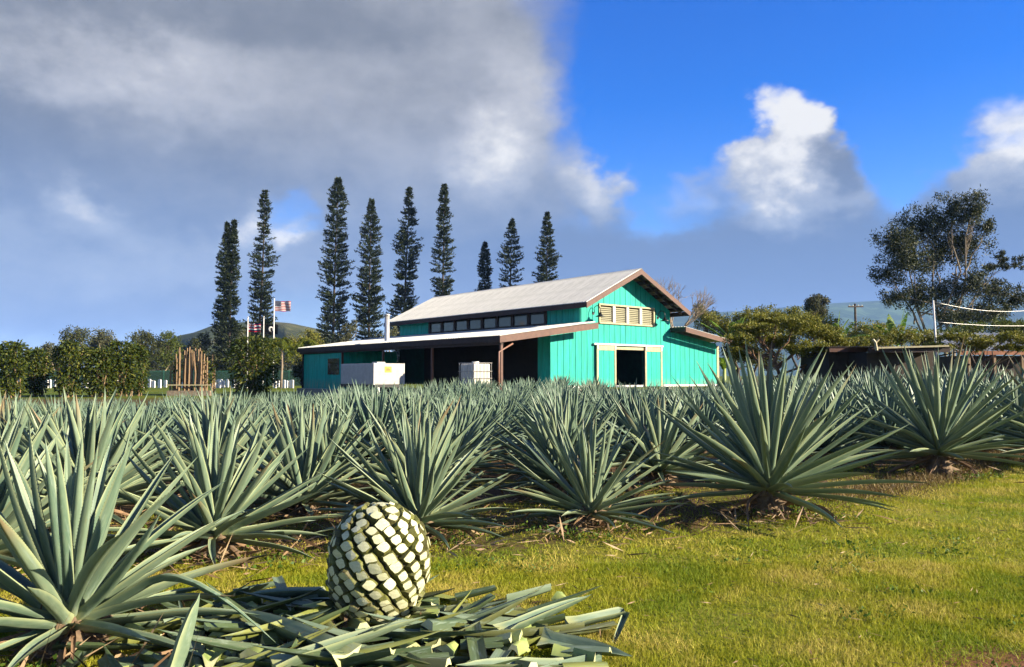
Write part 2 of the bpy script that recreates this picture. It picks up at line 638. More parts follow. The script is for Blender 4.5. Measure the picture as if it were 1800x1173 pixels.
def ground_mat():
    m, t, o = new_mat("ground_soil_and_turf")
    p = geo_pos()
    sx = t.nodes.new('ShaderNodeSeparateXYZ')
    t.links.new(p, sx.inputs[0])
    x, y = E(sx.outputs[0]), E(sx.outputs[1])
    n1 = noise(p, 0.9, 6, 0.6)
    n2 = noise(p, 7.0, 6, 0.65)
    n3 = noise(p, 45.0, 4, 0.6)
    lawn = mixc(ss(n1 * 0.55 + n2 * 0.45, 0.38, 0.62), (0.140, 0.185, 0.012), (0.260, 0.240, 0.036))
    lawn = mixc(ss(n3, 0.58, 0.72) * 0.7, lawn, (0.10, 0.055, 0.025))
    soil = mixc(ss(n2 * 0.6 + n3 * 0.4, 0.40, 0.62), (0.060, 0.034, 0.018), (0.145, 0.090, 0.046))
    turf = mixc(ss(n2, 0.35, 0.65), (0.060, 0.072, 0.012), (0.125, 0.115, 0.025))
    inside = mixc(ss(n1 * 0.7 + n2 * 0.3, 0.46, 0.58), soil, turf)
    xc = x.min(9.0).max(-7.0)
    edge = xc * 0.35 + xc * xc * 0.045 + 6.55
    f = ss(y - edge + (n2 - 0.5) * 1.6, -0.55, 0.35)
    c = mixc(f, lawn, inside)
    far = mixc(ss(noise(p, 0.12, 4), 0.4, 0.6), (0.085, 0.125, 0.010), (0.125, 0.150, 0.016))
    c = mixc(ss(y, 44, 52), c, far)
    bare = ss(((x - 2.62) * (x - 2.62) * 0.5 + (y - 3.75) * (y - 3.75)).sqrt() + (n2 - 0.5) * 0.9, 0.62, 0.30)
    c = mixc(bare, c, (0.17, 0.080, 0.035))
    finish(o, bsdf(c, 0.95, 0, 0.1, n2 * 0.4 + n3 * 0.6, 0.03, 0.7))
    return m


def coords(spans):
    c = []
    for a, b, n in spans:
        c += list(np.linspace(a, b, n, endpoint=False))
    return np.array(c + [spans[-1][1]])


gx = coords([(-9000, -400, 5), (-400, -40, 8), (-40, -8, 16), (-8, 10, 60), (10, 50, 20), (50, 400, 8), (400, 9000, 5)])
gy = coords([(-3000, -30, 4), (-30, 2, 6), (2, 16, 56), (16, 60, 30), (60, 400, 8), (400, 9000, 6)])
X, Y = np.meshgrid(gx, gy)
Z = ground_z(X, Y)
nx, ny = len(gx), len(gy)
gv = np.stack([X, Y, Z], -1).reshape(-1, 3)
gf = [(j * nx + i, j * nx + i + 1, (j + 1) * nx + i + 1, (j + 1) * nx + i) for j in range(ny - 1) for i in range(nx - 1)]
tag(link("ground", mesh_of(gv, gf, ground_mat(), None, True, "ground")), kind="structure")


def hill_mat(name, a, b, c_, s):
    m, t, o = new_mat(name)
    p = geo_pos()
    n = noise(p, s, 7, 0.65)
    n2 = noise(p, s * 6, 6, 0.6)
    c = mixc(ss(n, 0.42, 0.6), a, b)
    c = mixc(ss(n2, 0.5, 0.62) * 0.7, c, c_)
    finish(o, bsdf(c, 0.95, 0, 0.1, n2, 2.0, 0.8))
    return m


def hill(name, profile, depth, back, mat, seed, rough=0.02):
    """a slope with a ridge line given as photo points at one distance, falling to the plain in front and behind"""
    rg = np.random.default_rng(seed)
    pts = [at(px, py, depth) for px, py in profile]
    xs = np.linspace(pts[0].x, pts[-1].x, 120)
    zs = np.interp(xs, [p.x for p in pts], [p.z for p in pts])
    for k in range(1, 7):
        zs = zs + rough * np.max(zs) / k * np.sin(xs / (pts[-1].x - pts[0].x) * 11 * k + rg.random() * 6.28) * smooth(0, 0.2 * np.max(zs), zs)
    prof = [(-0.55, -0.04), (-0.42, 0.10), (-0.3, 0.30), (-0.18, 0.58), (-0.08, 0.85), (0, 1.0), (0.15, 0.9), (0.5, 0.4), (1.0, -0.05)]
    v = []
    for s, h in prof:
        jit = rg.normal(size=len(xs)) * 0.012
        wob = np.sin(xs / (pts[-1].x - pts[0].x) * 23 + s * 9) * 0.05 * back
        v += [(x * (1 + s * back / depth), depth + s * back + w * (s < 0), max(z, 0) * (h + j * (0 < h < 1)) - 2 * (h < 0)) for x, z, j, w in zip(xs, zs, jit, wob)]
    n = len(xs)
    f = [(j * n + i, j * n + i + 1, (j + 1) * n + i + 1, (j + 1) * n + i) for j in range(len(prof) - 1) for i in range(n - 1)]
    return tag(link(name, mesh_of(v, f, mat, None, True, name)), kind="structure")


hill("hill", [(180, 662), (270, 622), (330, 588), (372, 572), (420, 565), (465, 564), (510, 569), (560, 580), (640, 612), (760, 650), (850, 662)],
     620, 420, hill_mat("hill_scrub", (0.055, 0.070, 0.028), (0.120, 0.112, 0.046), (0.030, 0.042, 0.018), 0.018), 3, 0.012)
MTN_D = 3200
hill("mountain", [(700, 640), (900, 604), (1100, 566), (1220, 553), (1330, 545), (1450, 535), (1600, 526), (1750, 517), (1950, 510), (2250, 502), (2700, 495)],
     MTN_D, 1900, hill_mat("mountain_slope", (0.022, 0.050, 0.024), (0.045, 0.085, 0.032), (0.09, 0.15, 0.055), 0.0022), 5, 0.006)

# ------------------------------------------------------------------ the barn (local x runs along the gable, local y down its length)
BA = R(39.52)
B0 = Vector((4.116, 42.0, 0))
BU, BV = Vector((math.cos(BA), math.sin(BA), 0)), Vector((-math.sin(BA), math.cos(BA), 0))
barn = empty("barn", B0, BA)
tag(barn, "long teal board barn with pale metal roof, brown trim and open lean-to", "barn")
FLOOR, WV = 0.85, 1.15                      # floor height; the front wall stands 1.15 m behind the roof verge
UL, UR, RIDGE, EAVE, TOP = 0.65, 8.50, 4.5, 5.47, 7.70
VB = 20.6                                   # back wall
SLOPE = (TOP - EAVE) / RIDGE


def main_top(u):
    return TOP - 0.22 - abs(u - RIDGE) * SLOPE


def left_top(u):
    return 4.36 + (u - UL) * 0.141 - 0.24


def right_top(u):
    return 4.44 - (u - UR) * 0.142 - 0.22


def wall_top(u):
    return left_top(u) if u < UL else right_top(u) if u > UR else main_top(u)


WIN = (2.14, 6.86, 4.54, 5.50)
DOOR = (3.38, 5.90, FLOOR - 0.2, 2.97)


def front_board(u0, u1, zb):
    """one upright board of the gable wall, cut round the window and the door"""
    g = 0.016
    a, b = u0 + g, u1 - g
    spans = [(zb, None)]
    for (x0, x1, z0, z1) in (WIN, DOOR):
        if a < x1 - 0.02 and b > x0 + 0.02:
            new = []
            for lo, hi in spans:
                if lo >= z1 or (hi is not None and hi <= z0):
                    new.append((lo, hi))
                    continue
                if lo < z0:
                    new.append((lo, z0))
                if hi is None or hi > z1:
                    new.append((z1, hi))
            spans = new
    th = 0.035 + random.uniform(-0.006, 0.008)
    for lo, hi in spans:
        mb = MB()
        if hi is None:
            poly = [(a, lo), (b, lo), (b, wall_top(b))]
            if a < RIDGE < b:
                poly.append((RIDGE, main_top(RIDGE)))
            poly.append((a, wall_top(a)))
        else:
            poly = [(a, lo), (b, lo), (b, hi), (a, hi)]
        mb.prism(poly, WV - th, WV + 0.02)
        mb.build("siding_board", M['teal'], barn)


edges = [-1.65, -1.19, -0.73, -0.27, 0.19, UL] + list(np.linspace(UL, UR, 18)[1:]) + list(np.linspace(UR, 13.3, 11)[1:])
for e0, e1 in zip(edges[:-1], edges[1:]):
    front_board(e0, e1, FLOOR + 0.02)
# backing behind the boards, so the joints are dark recesses; the window and the doorway stay open
mb = MB()
for x0, x1, z0, zt in ((-1.63, UL, FLOOR, None), (UL, WIN[0], FLOOR, None), (WIN[0], DOOR[0], FLOOR, WIN[2]), (DOOR[0], DOOR[1], DOOR[3], WIN[2]),
                       (DOOR[1], WIN[1], FLOOR, WIN[2]), (WIN[1], UR, FLOOR, None), (UR, 13.28, FLOOR, None), (WIN[0], RIDGE, WIN[3], None), (RIDGE, WIN[1], WIN[3], None)):
    e = 1e-4
    t0, t1 = (wall_top(x0 + e) - 0.02, wall_top(x1 - e) - 0.02) if zt is None else (zt, zt)
    mb.prism([(x0, z0), (x1, z0), (x1, t1), (x0, t0)], WV + 0.021, WV + 0.09)
mb.build("wall_backing", M['teal_back'], barn)
MB().box(-1.68, 13.34, WV - 0.06, WV + 0.02, FLOOR - 0.10, FLOOR + 0.018).build("sill_board", M['white'], barn)
for u in (-1.5, 0.6, 2.4, 4.6, 6.9, 8.6, 10.9, 13.1):
    MB().box(u - 0.13, u + 0.13, WV + 0.06, WV + 0.32, gz(4 + u * .7, 43) - 0.3, FLOOR - 0.102).build("foundation_pier", M['concrete'], barn)
MB().box(13.30, 13.52, WV - 0.07, WV + 0.05, FLOOR - 0.1, 3.42).build("corner_trim", M['cream'], barn)
MB().box(-1.72, -1.652, WV - 0.05, WV + 0.10, FLOOR - 0.1, left_top(-1.7)).build("corner_trim", M['teal'], barn)

# window band in the gable: frame, mullions, louvre slats
wf = MB()
a, b, c, d = WIN
wf.box(a - 0.09, b + 0.09, WV - 0.11, WV + 0.05, d, d + 0.10).box(a - 0.09, b + 0.09, WV - 0.13, WV + 0.05, c - 0.11, c)
wf.box(a - 0.09, a + 0.02, WV - 0.105, WV + 0.05, c, d).box(b - 0.02, b + 0.09, WV - 0.105, WV + 0.05, c, d)
lw = wf.build("louvre_window", M['cream'], barn, bevel=0.008)
for k in (1, 2, 3):
    x = a + (b - a) * k / 4
    MB().box(x - 0.10, x + 0.10, WV - 0.09, WV + 0.05, c + 0.002, d - 0.002).build("mullion", M['white'], lw, bevel=0.006)
slat = None
for k in range(4):
    x0, x1 = a + (b - a) * k / 4 + 0.115, a + (b - a) * (k + 1) / 4 - 0.115
    for j in range(8):
        z = c + 0.06 + j * (d - c - 0.08) / 8
        if slat is None:
            mbs = MB()
            mbs.add([(-0.5, -0.03, -0.035), (0.5, -0.03, -0.035), (0.5, 0.045, 0.05), (-0.5, 0.045, 0.05), (-0.5, -0.022, -0.045), (0.5, -0.022, -0.045), (0.5, 0.053, 0.04), (-0.5, 0.053, 0.04)],
                    [(0, 1, 2, 3), (7, 6, 5, 4), (0, 4, 5, 1), (1, 5, 6, 2), (2, 6, 7, 3), (3, 7, 4, 0)])
            slat = mbs.build("louvre_slat", M['louvre'], lw)
            o = slat
        else:
            o = slat.copy()
            COL.objects.link(o)
        o.location = ((x0 + x1) / 2, WV + 0.0, z + 0.01)
        o.scale = (x1 - x0, 1, 1)
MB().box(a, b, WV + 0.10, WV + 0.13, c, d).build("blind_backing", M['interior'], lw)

# doorway, rail and the two sliding doors
MB().box(1.55, 7.62, WV - 0.20, WV - 0.036, 3.19, 3.29).build("door_rail", M['white'], barn)
MB().box(DOOR[0] - 0.06, DOOR[1] + 0.06, WV - 0.10, WV + 0.06, 2.96, 3.12).build("door_head", M['cream'], barn)


def sliding_door(u0, u1, label):
    z0, z1 = FLOOR - 0.08, 3.16
    fr = MB()
    fr.box(u0, u0 + 0.14, WV - 0.19, WV - 0.11, z0, z1).box(u1 - 0.14, u1, WV - 0.19, WV - 0.11, z0, z1)
    fr.box(u0 + 0.141, u1 - 0.141, WV - 0.188, WV - 0.112, z1 - 0.27, z1)
    dr = fr.build("sliding_door", M['cream'], barn, bevel=0.006)
    dr["label"] = label
    n = 3
    w = (u1 - u0 - 0.28) / n
    for k in range(n):
        MB().box(u0 + 0.14 + k * w + 0.012, u0 + 0.14 + (k + 1) * w - 0.012, WV - 0.165, WV - 0.13, z0 + 0.01, z1 - 0.272).build("door_board", M['teal'], dr)
    MB().box(u0 + 0.142, u1 - 0.142, WV - 0.128, WV - 0.118, z0 + 0.01, z1 - 0.275).build("door_backing", M['teal_back'], dr)
    for x in (u0 + 0.08, u1 - 0.08):
        MB().box(x - 0.05, x + 0.05, WV - 0.215, WV - 0.201, z1 - 0.2, z1 + 0.1).build("roller_hanger", M['white'], dr)


sliding_door(1.74, 3.36, "teal sliding door open to one side of the doorway")
sliding_door(5.92, 7.52, "teal sliding door with plant shadows low down")

# walls that are in shade: the clerestory side, the rest of the shell, the dark inside
vs = np.linspace(WV, VB, 40)
SW = (4.05, 16.5, 4.52, 5.22)               # clerestory window band
for v0, v1 in zip(vs[:-1], vs[1:]):
    z1 = main_top(UL) + 0.10
    for lo, hi in (((4.05, SW[2]), (SW[3], z1)) if SW[0] < (v0 + v1) / 2 < SW[1] else ((4.05, z1),)):
        mb = MB().box(UL - 0.035 - random.uniform(0, 0.01), UL + 0.02, v0 + 0.014, v1 - 0.014, lo, hi)
        mb.build("siding_board", M['teal'], barn)
mb = MB()
mb.box(UL + 0.021, UL + 0.09, WV + 0.1, SW[0], FLOOR, 5.5).box(UL + 0.021, UL + 0.09, SW[1], VB, FLOOR, 5.5)
mb.box(UL + 0.021, UL + 0.09, SW[0], SW[1], FLOOR, SW[2]).box(UL + 0.021, UL + 0.09, SW[0], SW[1], SW[3], 5.5)
mb.box(UR - 0.05, UR + 0.02, WV + 0.1, VB, FLOOR, 5.5)
mb.prism([(UL, FLOOR), (UR, FLOOR), (UR, 5.45), (RIDGE, 7.4), (UL, 5.45)], VB + 0.002, VB + 0.1)
mb.build("shell_wall", M['teal_back'], barn)
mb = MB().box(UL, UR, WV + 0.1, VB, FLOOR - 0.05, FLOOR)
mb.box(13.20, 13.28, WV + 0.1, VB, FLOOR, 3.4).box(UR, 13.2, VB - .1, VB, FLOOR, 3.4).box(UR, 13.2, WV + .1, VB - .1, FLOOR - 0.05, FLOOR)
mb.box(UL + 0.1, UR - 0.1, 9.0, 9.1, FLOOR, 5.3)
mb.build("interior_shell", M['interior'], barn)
npane = 8
cl = MB()
cl.box(UL - 0.09, UL + 0.03, SW[0] - 0.1, SW[1] + 0.1, SW[3], SW[3] + 0.12).box(UL - 0.09, UL + 0.03, SW[0] - 0.1, SW[1] + 0.1, SW[2] - 0.1, SW[2])
clw = cl.build("clerestory_window", M['dark_wood'], barn)
for k in range(npane + 1):
    v = SW[0] + (SW[1] - SW[0]) * k / npane
    MB().box(UL - 0.085, UL + 0.03, v - 0.13, v + 0.13, SW[2] + 0.001, SW[3] - 0.001).build("window_post", M['dark_wood'], clw)
for k in range(npane):
    v0, v1 = SW[0] + (SW[1] - SW[0]) * k / npane + 0.131, SW[0] + (SW[1] - SW[0]) * (k + 1) / npane - 0.131
    MB().box(UL - 0.02, UL + 0.0, v0, v1, SW[2] + 0.02, SW[3] - 0.02).build("pane", M['glass'], clw)

# roofs: separate corrugated sheets
SHEET = 0.91


def sheet_mesh(width, run, drop, name):
    """ribbed steel sheet: width along y, sloping from (0,0) to (run,-drop)"""
    L_ = math.hypot(run, drop)
    nrm = Vector((drop, 0, run)).normalized()
    prof = []
    y = 0.0
    while y < width - 1e-6:
        for dy_, h in ((0.0, 0.0), (0.12, 0.0), (0.145, 0.045), (0.185, 0.045), (0.21, 0.0)):
            if y + dy_ <= width + 1e-6 and (not prof or y + dy_ > prof[-1][0] + 1e-6):
                prof.append((y + dy_, h))
        y += 0.2275
    v, f = [], []
    for y, h in prof:
        for x, z in ((0, 0), (run, -drop)):
            v.append((x + nrm.x * h, y, z + nrm.z * h))
    for y, h in prof:
        for x, z in ((0, 0), (run, -drop)):
            v.append((x + nrm.x * (h - 0.012), y, z + nrm.z * (h - 0.012)))
    n = len(prof)
    for i in range(n - 1):
        f.append((2 * i, 2 * i + 1, 2 * i + 3, 2 * i + 2))
        f.append((2 * n + 2 * i, 2 * n + 2 * i + 2, 2 * n + 2 * i + 3, 2 * n + 2 * i + 1))
        f.append((2 * i + 1, 2 * n + 2 * i + 1, 2 * n + 2 * i + 3, 2 * i + 3))
    f.append((0, 2 * n, 2 * n + 1, 1))
    f.append((2 * n - 2, 2 * n - 1, 4 * n - 1, 4 * n - 2))
    return mesh_of(v, f, M['roof'], None, False, name)


def roof_plane(u0, z0, u1, z1, v0, v1):
    n = round((v1 - v0) / SHEET)
    w = (v1 - v0) / n
    me = sheet_mesh(w - 0.006, abs(u1 - u0), z0 - z1, "roof_sheet")
    for k in range(n):
        o = link("roof_sheet", me, barn)
        if u1 > u0:
            o.location = (u0, v0 + k * w, z0 + 0.002 * (k % 2))
        else:
            o.location = (u0, v0 + (k + 1) * w, z0 + 0.002 * (k % 2))
            o.rotation_euler = (0, 0, math.pi)


VE = 21.9
roof_plane(RIDGE, TOP, -0.02, EAVE, 0.0, VE)
roof_plane(RIDGE, TOP, 9.05, EAVE - 0.02, 0.0, VE)
MB().prism([(RIDGE - 0.22, TOP - 0.075), (RIDGE, TOP + 0.045), (RIDGE + 0.22, TOP - 0.075), (RIDGE, TOP + 0.03)], -0.02, VE + 0.02).build("ridge_cap", M['roof'], barn)
roof_plane(UL - 0.04, 4.40, -6.16, 3.43, -0.05, 23.8)
roof_plane(UR + 0.04, 4.46, 13.9, 3.70, -0.05, 21.0)
# fascias and the timbers seen under the overhang
FH = 0.30


def sloped_board(name, u0, z0, u1, z1, h, v0, v1, mat):
    return MB().prism([(u0, z0 - h), (u1, z1 - h), (u1, z1), (u0, z0)], v0, v1).build(name, mat, barn)


sloped_board("verge_fascia", -0.05, EAVE - 0.035, RIDGE, TOP - 0.025, FH, -0.04, 0.01, M['brown'])
sloped_board("verge_fascia", RIDGE, TOP - 0.025, 9.08, EAVE - 0.055, FH, -0.04, 0.01, M['brown'])
sloped_board("verge_fascia", -6.18, 3.405, UL + 0.15, 4.375, 0.34, -0.09, -0.045, M['brown'])
sloped_board("verge_fascia", UR + 0.02, 4.43, 13.92, 3.67, 0.30, -0.09, -0.045, M['brown'])
MB().box(-0.06, -0.02, 0.012, VE, EAVE - 0.29, EAVE - 0.02).build("eave_fascia", M['dark_wood'], barn)
MB().box(9.05, 9.09, 0.012, VE, EAVE - 0.31, EAVE - 0.04).build("eave_fascia", M['dark_wood'], barn)
MB().box(-6.21, -6.17, -0.044, 23.8, 3.12, 3.40).build("eave_fascia", M['dark_wood'], barn)
MB().box(UR - 0.02, UR + 0.03, -0.04, WV - .06, 4.14, 4.40).build("end_fascia", M['dark_wood'], barn)
for k in range(6):                            # lookouts under the right-hand verge
    for s in (-1, 1):
        u = RIDGE + s * (0.35 + k * 0.75)
        zt = TOP - 0.03 - abs(u - RIDGE) * SLOPE
        MB().prism([(u - 0.05, zt - 0.20 + s * 0.05 * SLOPE), (u + 0.05, zt - 0.20 - s * 0.05 * SLOPE), (u + 0.05, zt - s * 0.05 * SLOPE), (u - 0.05, zt + s * 0.05 * SLOPE)], 0.02, WV + 0.3).build("lookout", M['dark_wood'], barn)
for s in (-1, 1):
    u1 = RIDGE + s * 4.5
    MB().prism(sorted([(RIDGE, TOP - 0.26), (u1, EAVE - 0.26)]) + sorted([(u1, EAVE - 0.06), (RIDGE, TOP - 0.06)], reverse=True), 0.55, 0.62).build("barge_rafter", M['dark_wood'], barn)
# lean-to: rafters, posts, slab, walls coloured near black as deep shade
for k in range(12):
    v = 0.6 + k * 2.05
    MB().prism([(-6.1, 3.18), (UL - 0.1, 4.14), (UL - 0.1, 4.34), (-6.1, 3.38)], v, v + 0.08).build("rafter", M['dark_wood'], barn)
MB().box(-6.05, -5.9, 0.0, 23.6, 2.98, 3.19).build("eave_beam", M['dark_wood'], barn)
MB().box(-6.04, -5.90, 0.02, 0.16, 0.2, 2.978).build("porch_post", M['brown'], barn)
for v in (6.2, 11.6, 17.0):
    MB().box(-6.03, -5.91, v, v + 0.12, 0.1, 2.978).build("porch_post", M['brown'], barn)
MB().tube([(-5.2, 0.10, 3.05), (-5.95, 0.04, 2.72), (-6.16, 0.0, 2.60), (-6.19, -0.02, 2.45), (-6.19, -0.02, 0.5)], 0.045, 8).build("downpipe", M['downpipe'], barn, True)
MB().box(-6.3, UL, 0.3, 23.5, -0.2, 0.52).build("slab", M['concrete'], barn)
for k in range(2):                           # short return wall where the lean-to opens
    v0 = WV + 0.1 + k * 0.46
    MB().box(-1.70, -1.66, v0 + 0.01, v0 + 0.45, FLOOR - 0.3, left_top(-1.7)).build("siding_board", M['teal'], barn)
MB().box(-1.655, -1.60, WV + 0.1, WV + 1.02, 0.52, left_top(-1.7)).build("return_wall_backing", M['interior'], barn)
MB().box(UL - 0.10, UL - 0.04, WV + 0.1, 17.1, 0.52, 4.0).build("side_wall_shade_sheet", M['interior'], barn)  # near-black sheet added over the teal wall, shade put into its colour
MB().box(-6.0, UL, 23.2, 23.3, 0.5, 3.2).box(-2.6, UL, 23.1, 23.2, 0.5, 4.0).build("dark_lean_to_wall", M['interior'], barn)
for k in range(7):                           # enclosed far room: boards and a window
    v0 = 17.2 + k * 0.86
    MB().box(-5.90, -5.86, v0 + 0.012, v0 + 0.848, 0.5, 2.97).build("siding_board", M['teal'], barn)
for k in range(8):
    u0 = -5.86 + k * 0.52
    MB().box(u0 + 0.012, u0 + 0.508, 17.16, 17.2, 0.5, 3.1).build("siding_board", M['teal'], barn)
MB().box(-5.93, -5.905, 17.6, 19.3, 1.5, 2.6).build("room_window", M['glass'], barn)
fl = MB().lathe([(0.16, 3.3), (0.16, 5.25), (0.0, 5.25)], (-5.0, 12.9, 0), 14).build("flue_pipe", M['flue'], barn, True)
MB().lathe([(0.0, 5.22), (0.19, 5.22), (0.19, 5.34), (0.0, 5.36)], (-5.0, 12.9, 0), 14).build("flue_cap", M['flue'], fl, True)


def barn_lamp(u, label):
    t = empty("wall_lamp", B0 + BU * u + BV * (WV - 0.04) + Vector((0, 0, 5.0)), BA)
    tag(t, label, "lamp", "gooseneck lamps on the gable")
    MB().lathe([(0.0, -0.02), (0.09, -0.02), (0.09, 0.02), (0.0, 0.02)], (0, 0, 0), 12).build("wall_mount", M['black_metal'], t).rotation_euler = (R(90), 0, 0)
    pts = [(0, 0, 0.0)] + [(0, -0.30 - 0.26 * math.cos(a_), 0.18 + 0.24 * math.sin(a_)) for a_ in np.linspace(math.pi, 0.0, 9)] + [(0, -0.56, 0.02)]
    pts[0] = (0, 0.0, 0.0)
    pts[1] = (0, -0.12, 0.06)
    MB().tube(pts, 0.022, 6).build("arm", M['black_metal'], t, True)
    sh = MB().lathe([(0.03, 0.02), (0.06, 0.0), (0.09, -0.10), (0.12, -0.13), (0.30, -0.22), (0.29, -0.225), (0.10, -0.145), (0.02, -0.10)], (0, -0.56, 0.0), 18)
    sh.build("shade", M['black_metal'], t, True)


barn_lamp(1.62, "black gooseneck lamp overlapping the end of the louvre window nearer the lean-to")
barn_lamp(7.30, "black gooseneck lamp between the louvre window and the gable's far corner")

# ------------------------------------------------------------------ agave leaves

def leaf_width(t):
    t = np.asarray(t, float)
    w = np.interp(t, [0, 0.04, 0.10, 0.22, 0.38, 0.55, 0.70, 0.83, 0.93, 0.985, 1.0],
                  [0.060, 0.046, 0.036, 0.0355, 0.0365, 0.0335, 0.027, 0.0180, 0.0088, 0.0028, 0.0008])
    return w


def leaf_mesh(name, rings, bow=0.0, twist=0.0, sway=0.0, teeth=False, t0=0.0, t1=1.0, mat=None, droop=0.0, wide=1.0, fold=None, flat=1.0, fleshy=1.0):
    """a lance-shaped, channelled fleshy leaf of length 1 along +Y, upper face to +Z; ends cut short (t0, t1) show pale flesh"""
    ts = np.linspace(t0, t1, rings + 1)
    if t1 >= 1.0:
        ts = t0 + (1 - t0) * (1 - (1 - np.linspace(0, 1, rings + 1)) ** 1.15)
    v, f, idx = [], [], []
    w = leaf_width(ts) * wide * 0.90
    for t, hw in zip(ts, w):
        a = twist * t
        thick = hw * np.interp(t, [0, 0.12, 0.5, 0.9, 1], [0.75, 0.75, 0.50, 0.5, 0.9]) * fleshy
        chan = hw * np.interp(t, [0, 0.12, 0.5, 0.85, 1], [0.25, 0.60, 0.78, 0.8, 0.0]) * flat
        z0 = bow * (t * t - 0.15 * t) - droop * max(t - 0.45, 0) ** 2 * 2.2
        x0 = sway * t * t
        y0 = t - 0.25 * bow * bow * t
        if fold is not None and t > fold:
            z0 -= (t - fold) * 0.25
            y0 = fold - (t - fold) * 0.8
            x0 += (t - fold) * 0.55
        ring = [(-hw, chan), (-hw * 0.16, -chan * 0.05), (hw * 0.16, -chan * 0.05), (hw, chan), (hw * 0.42, -thick), (-hw * 0.42, -thick)]
        for x, z in ring:
            v.append((x0 + x * math.cos(a) - z * math.sin(a), y0, z0 + x * math.sin(a) + z * math.cos(a)))
    k = 6
    for i in range(rings):
        tip = ts[i] > 0.955
        for j in range(k):
            f.append((i * k + j, i * k + (j + 1) % k, (i + 1) * k + (j + 1) % k, (i + 1) * k + j))
            idx.append(1 if tip else 0)
    f.append(tuple(range(k - 1, -1, -1)))
    idx.append(2)
    f.append(tuple(rings * k + j for j in range(k)))
    idx.append(2 if t1 < 1 else 1)
    if teeth:
        for i in range(2, int(44 * (t1 - t0))):
            t = t0 + (i + 0.5) / 46
            if t > 0.93:
                break
            q = np.searchsorted(ts, t) - 1
            fr = (t - ts[q]) / (ts[q + 1] - ts[q])
            for side, e in ((-1, 0), (1, 3)):
                p = np.array(v[q * k + e]) * (1 - fr) + np.array(v[(q + 1) * k + e]) * fr
                n = len(v)
                v += [tuple(p + (-side * 0.001, -0.0035, 0)), tuple(p + (-side * 0.001, 0.0035, 0)), tuple(p + (side * 0.0042, 0.002, 0.001))]
                f.append((n, n + 1, n + 2))
                idx.append(1)
    me = mesh_of(v, f, [mat or M['leaf'], M['spine'], M['cut']], idx, False, name)
    rim = me.attributes.new("rim", 'FLOAT', 'POINT')
    rim.data.foreach_set("value", [1.0 if (i >= (rings + 1) * k or i % k in (0, 3)) else 0.0 for i in range(len(v))])
    sm = [len(p.vertices) == 4 for p in me.polygons]
    me.polygons.foreach_set("use_smooth", sm)
    for e in me.edges:      # the two leaf margins stay crisp
        a_, b_ = e.vertices
        if a_ % k == b_ % k and a_ % k in (0, 1, 2, 3) and a_ < (rings + 1) * k and b_ < (rings + 1) * k:
            e.use_edge_sharp = True
    return me


LEAF_NEAR = [leaf_mesh("leaf", 9, bow=b, twist=t, sway=s, teeth=True, wide=w) for b, t, s, w in
             ((0.02, 0.05, 0.0, 1.0), (0.07, -0.10, 0.02, 1.08), (-0.05, 0.12, -0.02, 0.96), (0.11, 0.0, -0.03, 1.0), (-0.09, -0.08, 0.03, 1.05), (0.17, 0.15, 0.06, 0.92), (-0.15, -0.2, -0.07, 0.95), (0.04, 0.35, 0.09, 0.9))]
LEAF_LOW = [leaf_mesh("leaf", 9, bow=b, twist=t, sway=s, teeth=True, droop=d) for b, t, s, d in
            ((0.03, 0.2, 0.04, 0.10), (-0.03, -0.25, -0.05, 0.02), (0.10, 0.1, 0.02, 0.14))]
LEAF_CUT = [leaf_mesh("leaf", 6, bow=b, twist=t, teeth=True, t1=e, flat=0.35) for b, t, e in ((0.03, 0.1, 0.72), (-0.02, -0.1, 0.56))]
LEAF_BENT = [leaf_mesh("leaf", 12, bow=0.02, twist=0.3, sway=0.05, droop=0.9, mat=M['leaf'])]
LEAF_DRY = [leaf_mesh("dry_leaf", 6, bow=b, twist=t, sway=s, droop=d, mat=M['dry'], wide=0.8) for b, t, s, d in ((-0.1, 0.9, 0.1, 0.5), (0.1, -1.1, -0.12, 0.8), (0.0, 0.6, 0.2, 0.3))]


def stem_mesh():
    mb = MB()
    prof = [(0.0, 0.0), (0.15, 0.0), (0.17, 0.06), (0.13, 0.14), (0.12, 0.24), (0.09, 0.34), (0.03, 0.42), (0.0, 0.43)]
    mb.lathe(prof, (0, 0, 0), 12)
    rs = random.Random(3)
    for k in range(26):                        # ragged old leaf bases
        a = k * 2.4
        z = 0.03 + 0.2 * k / 26
        r = 0.13
        c_, s_ = math.cos(a), math.sin(a)
        w, l = 0.035, 0.07 + rs.random() * 0.06
        mb.add([(r * c_ - w * s_, r * s_ + w * c_, z), (r * c_ + w * s_, r * s_ - w * c_, z), ((r + l) * c_, (r + l) * s_, z + 0.05 - rs.random() * 0.1), (r * c_, r * s_, z + 0.05)],
               [(0, 1, 2), (1, 3, 2), (3, 0, 2)])
    return mesh_of(mb.v, mb.f, M['stem'], None, True, "stem")


STEM = stem_mesh()


def leaf_pose(az_, el_, roll=0.0):
    d = Vector((math.cos(el_) * math.cos(az_), math.cos(el_) * math.sin(az_), math.sin(el_)))
    n = Vector((-math.sin(el_) * math.cos(az_), -math.sin(el_) * math.sin(az_), math.cos(el_)))
    x = d.cross(n)
    m = Matrix((x, d, n)).transposed()
    return m @ Matrix.Rotation(roll, 3, 'Y')


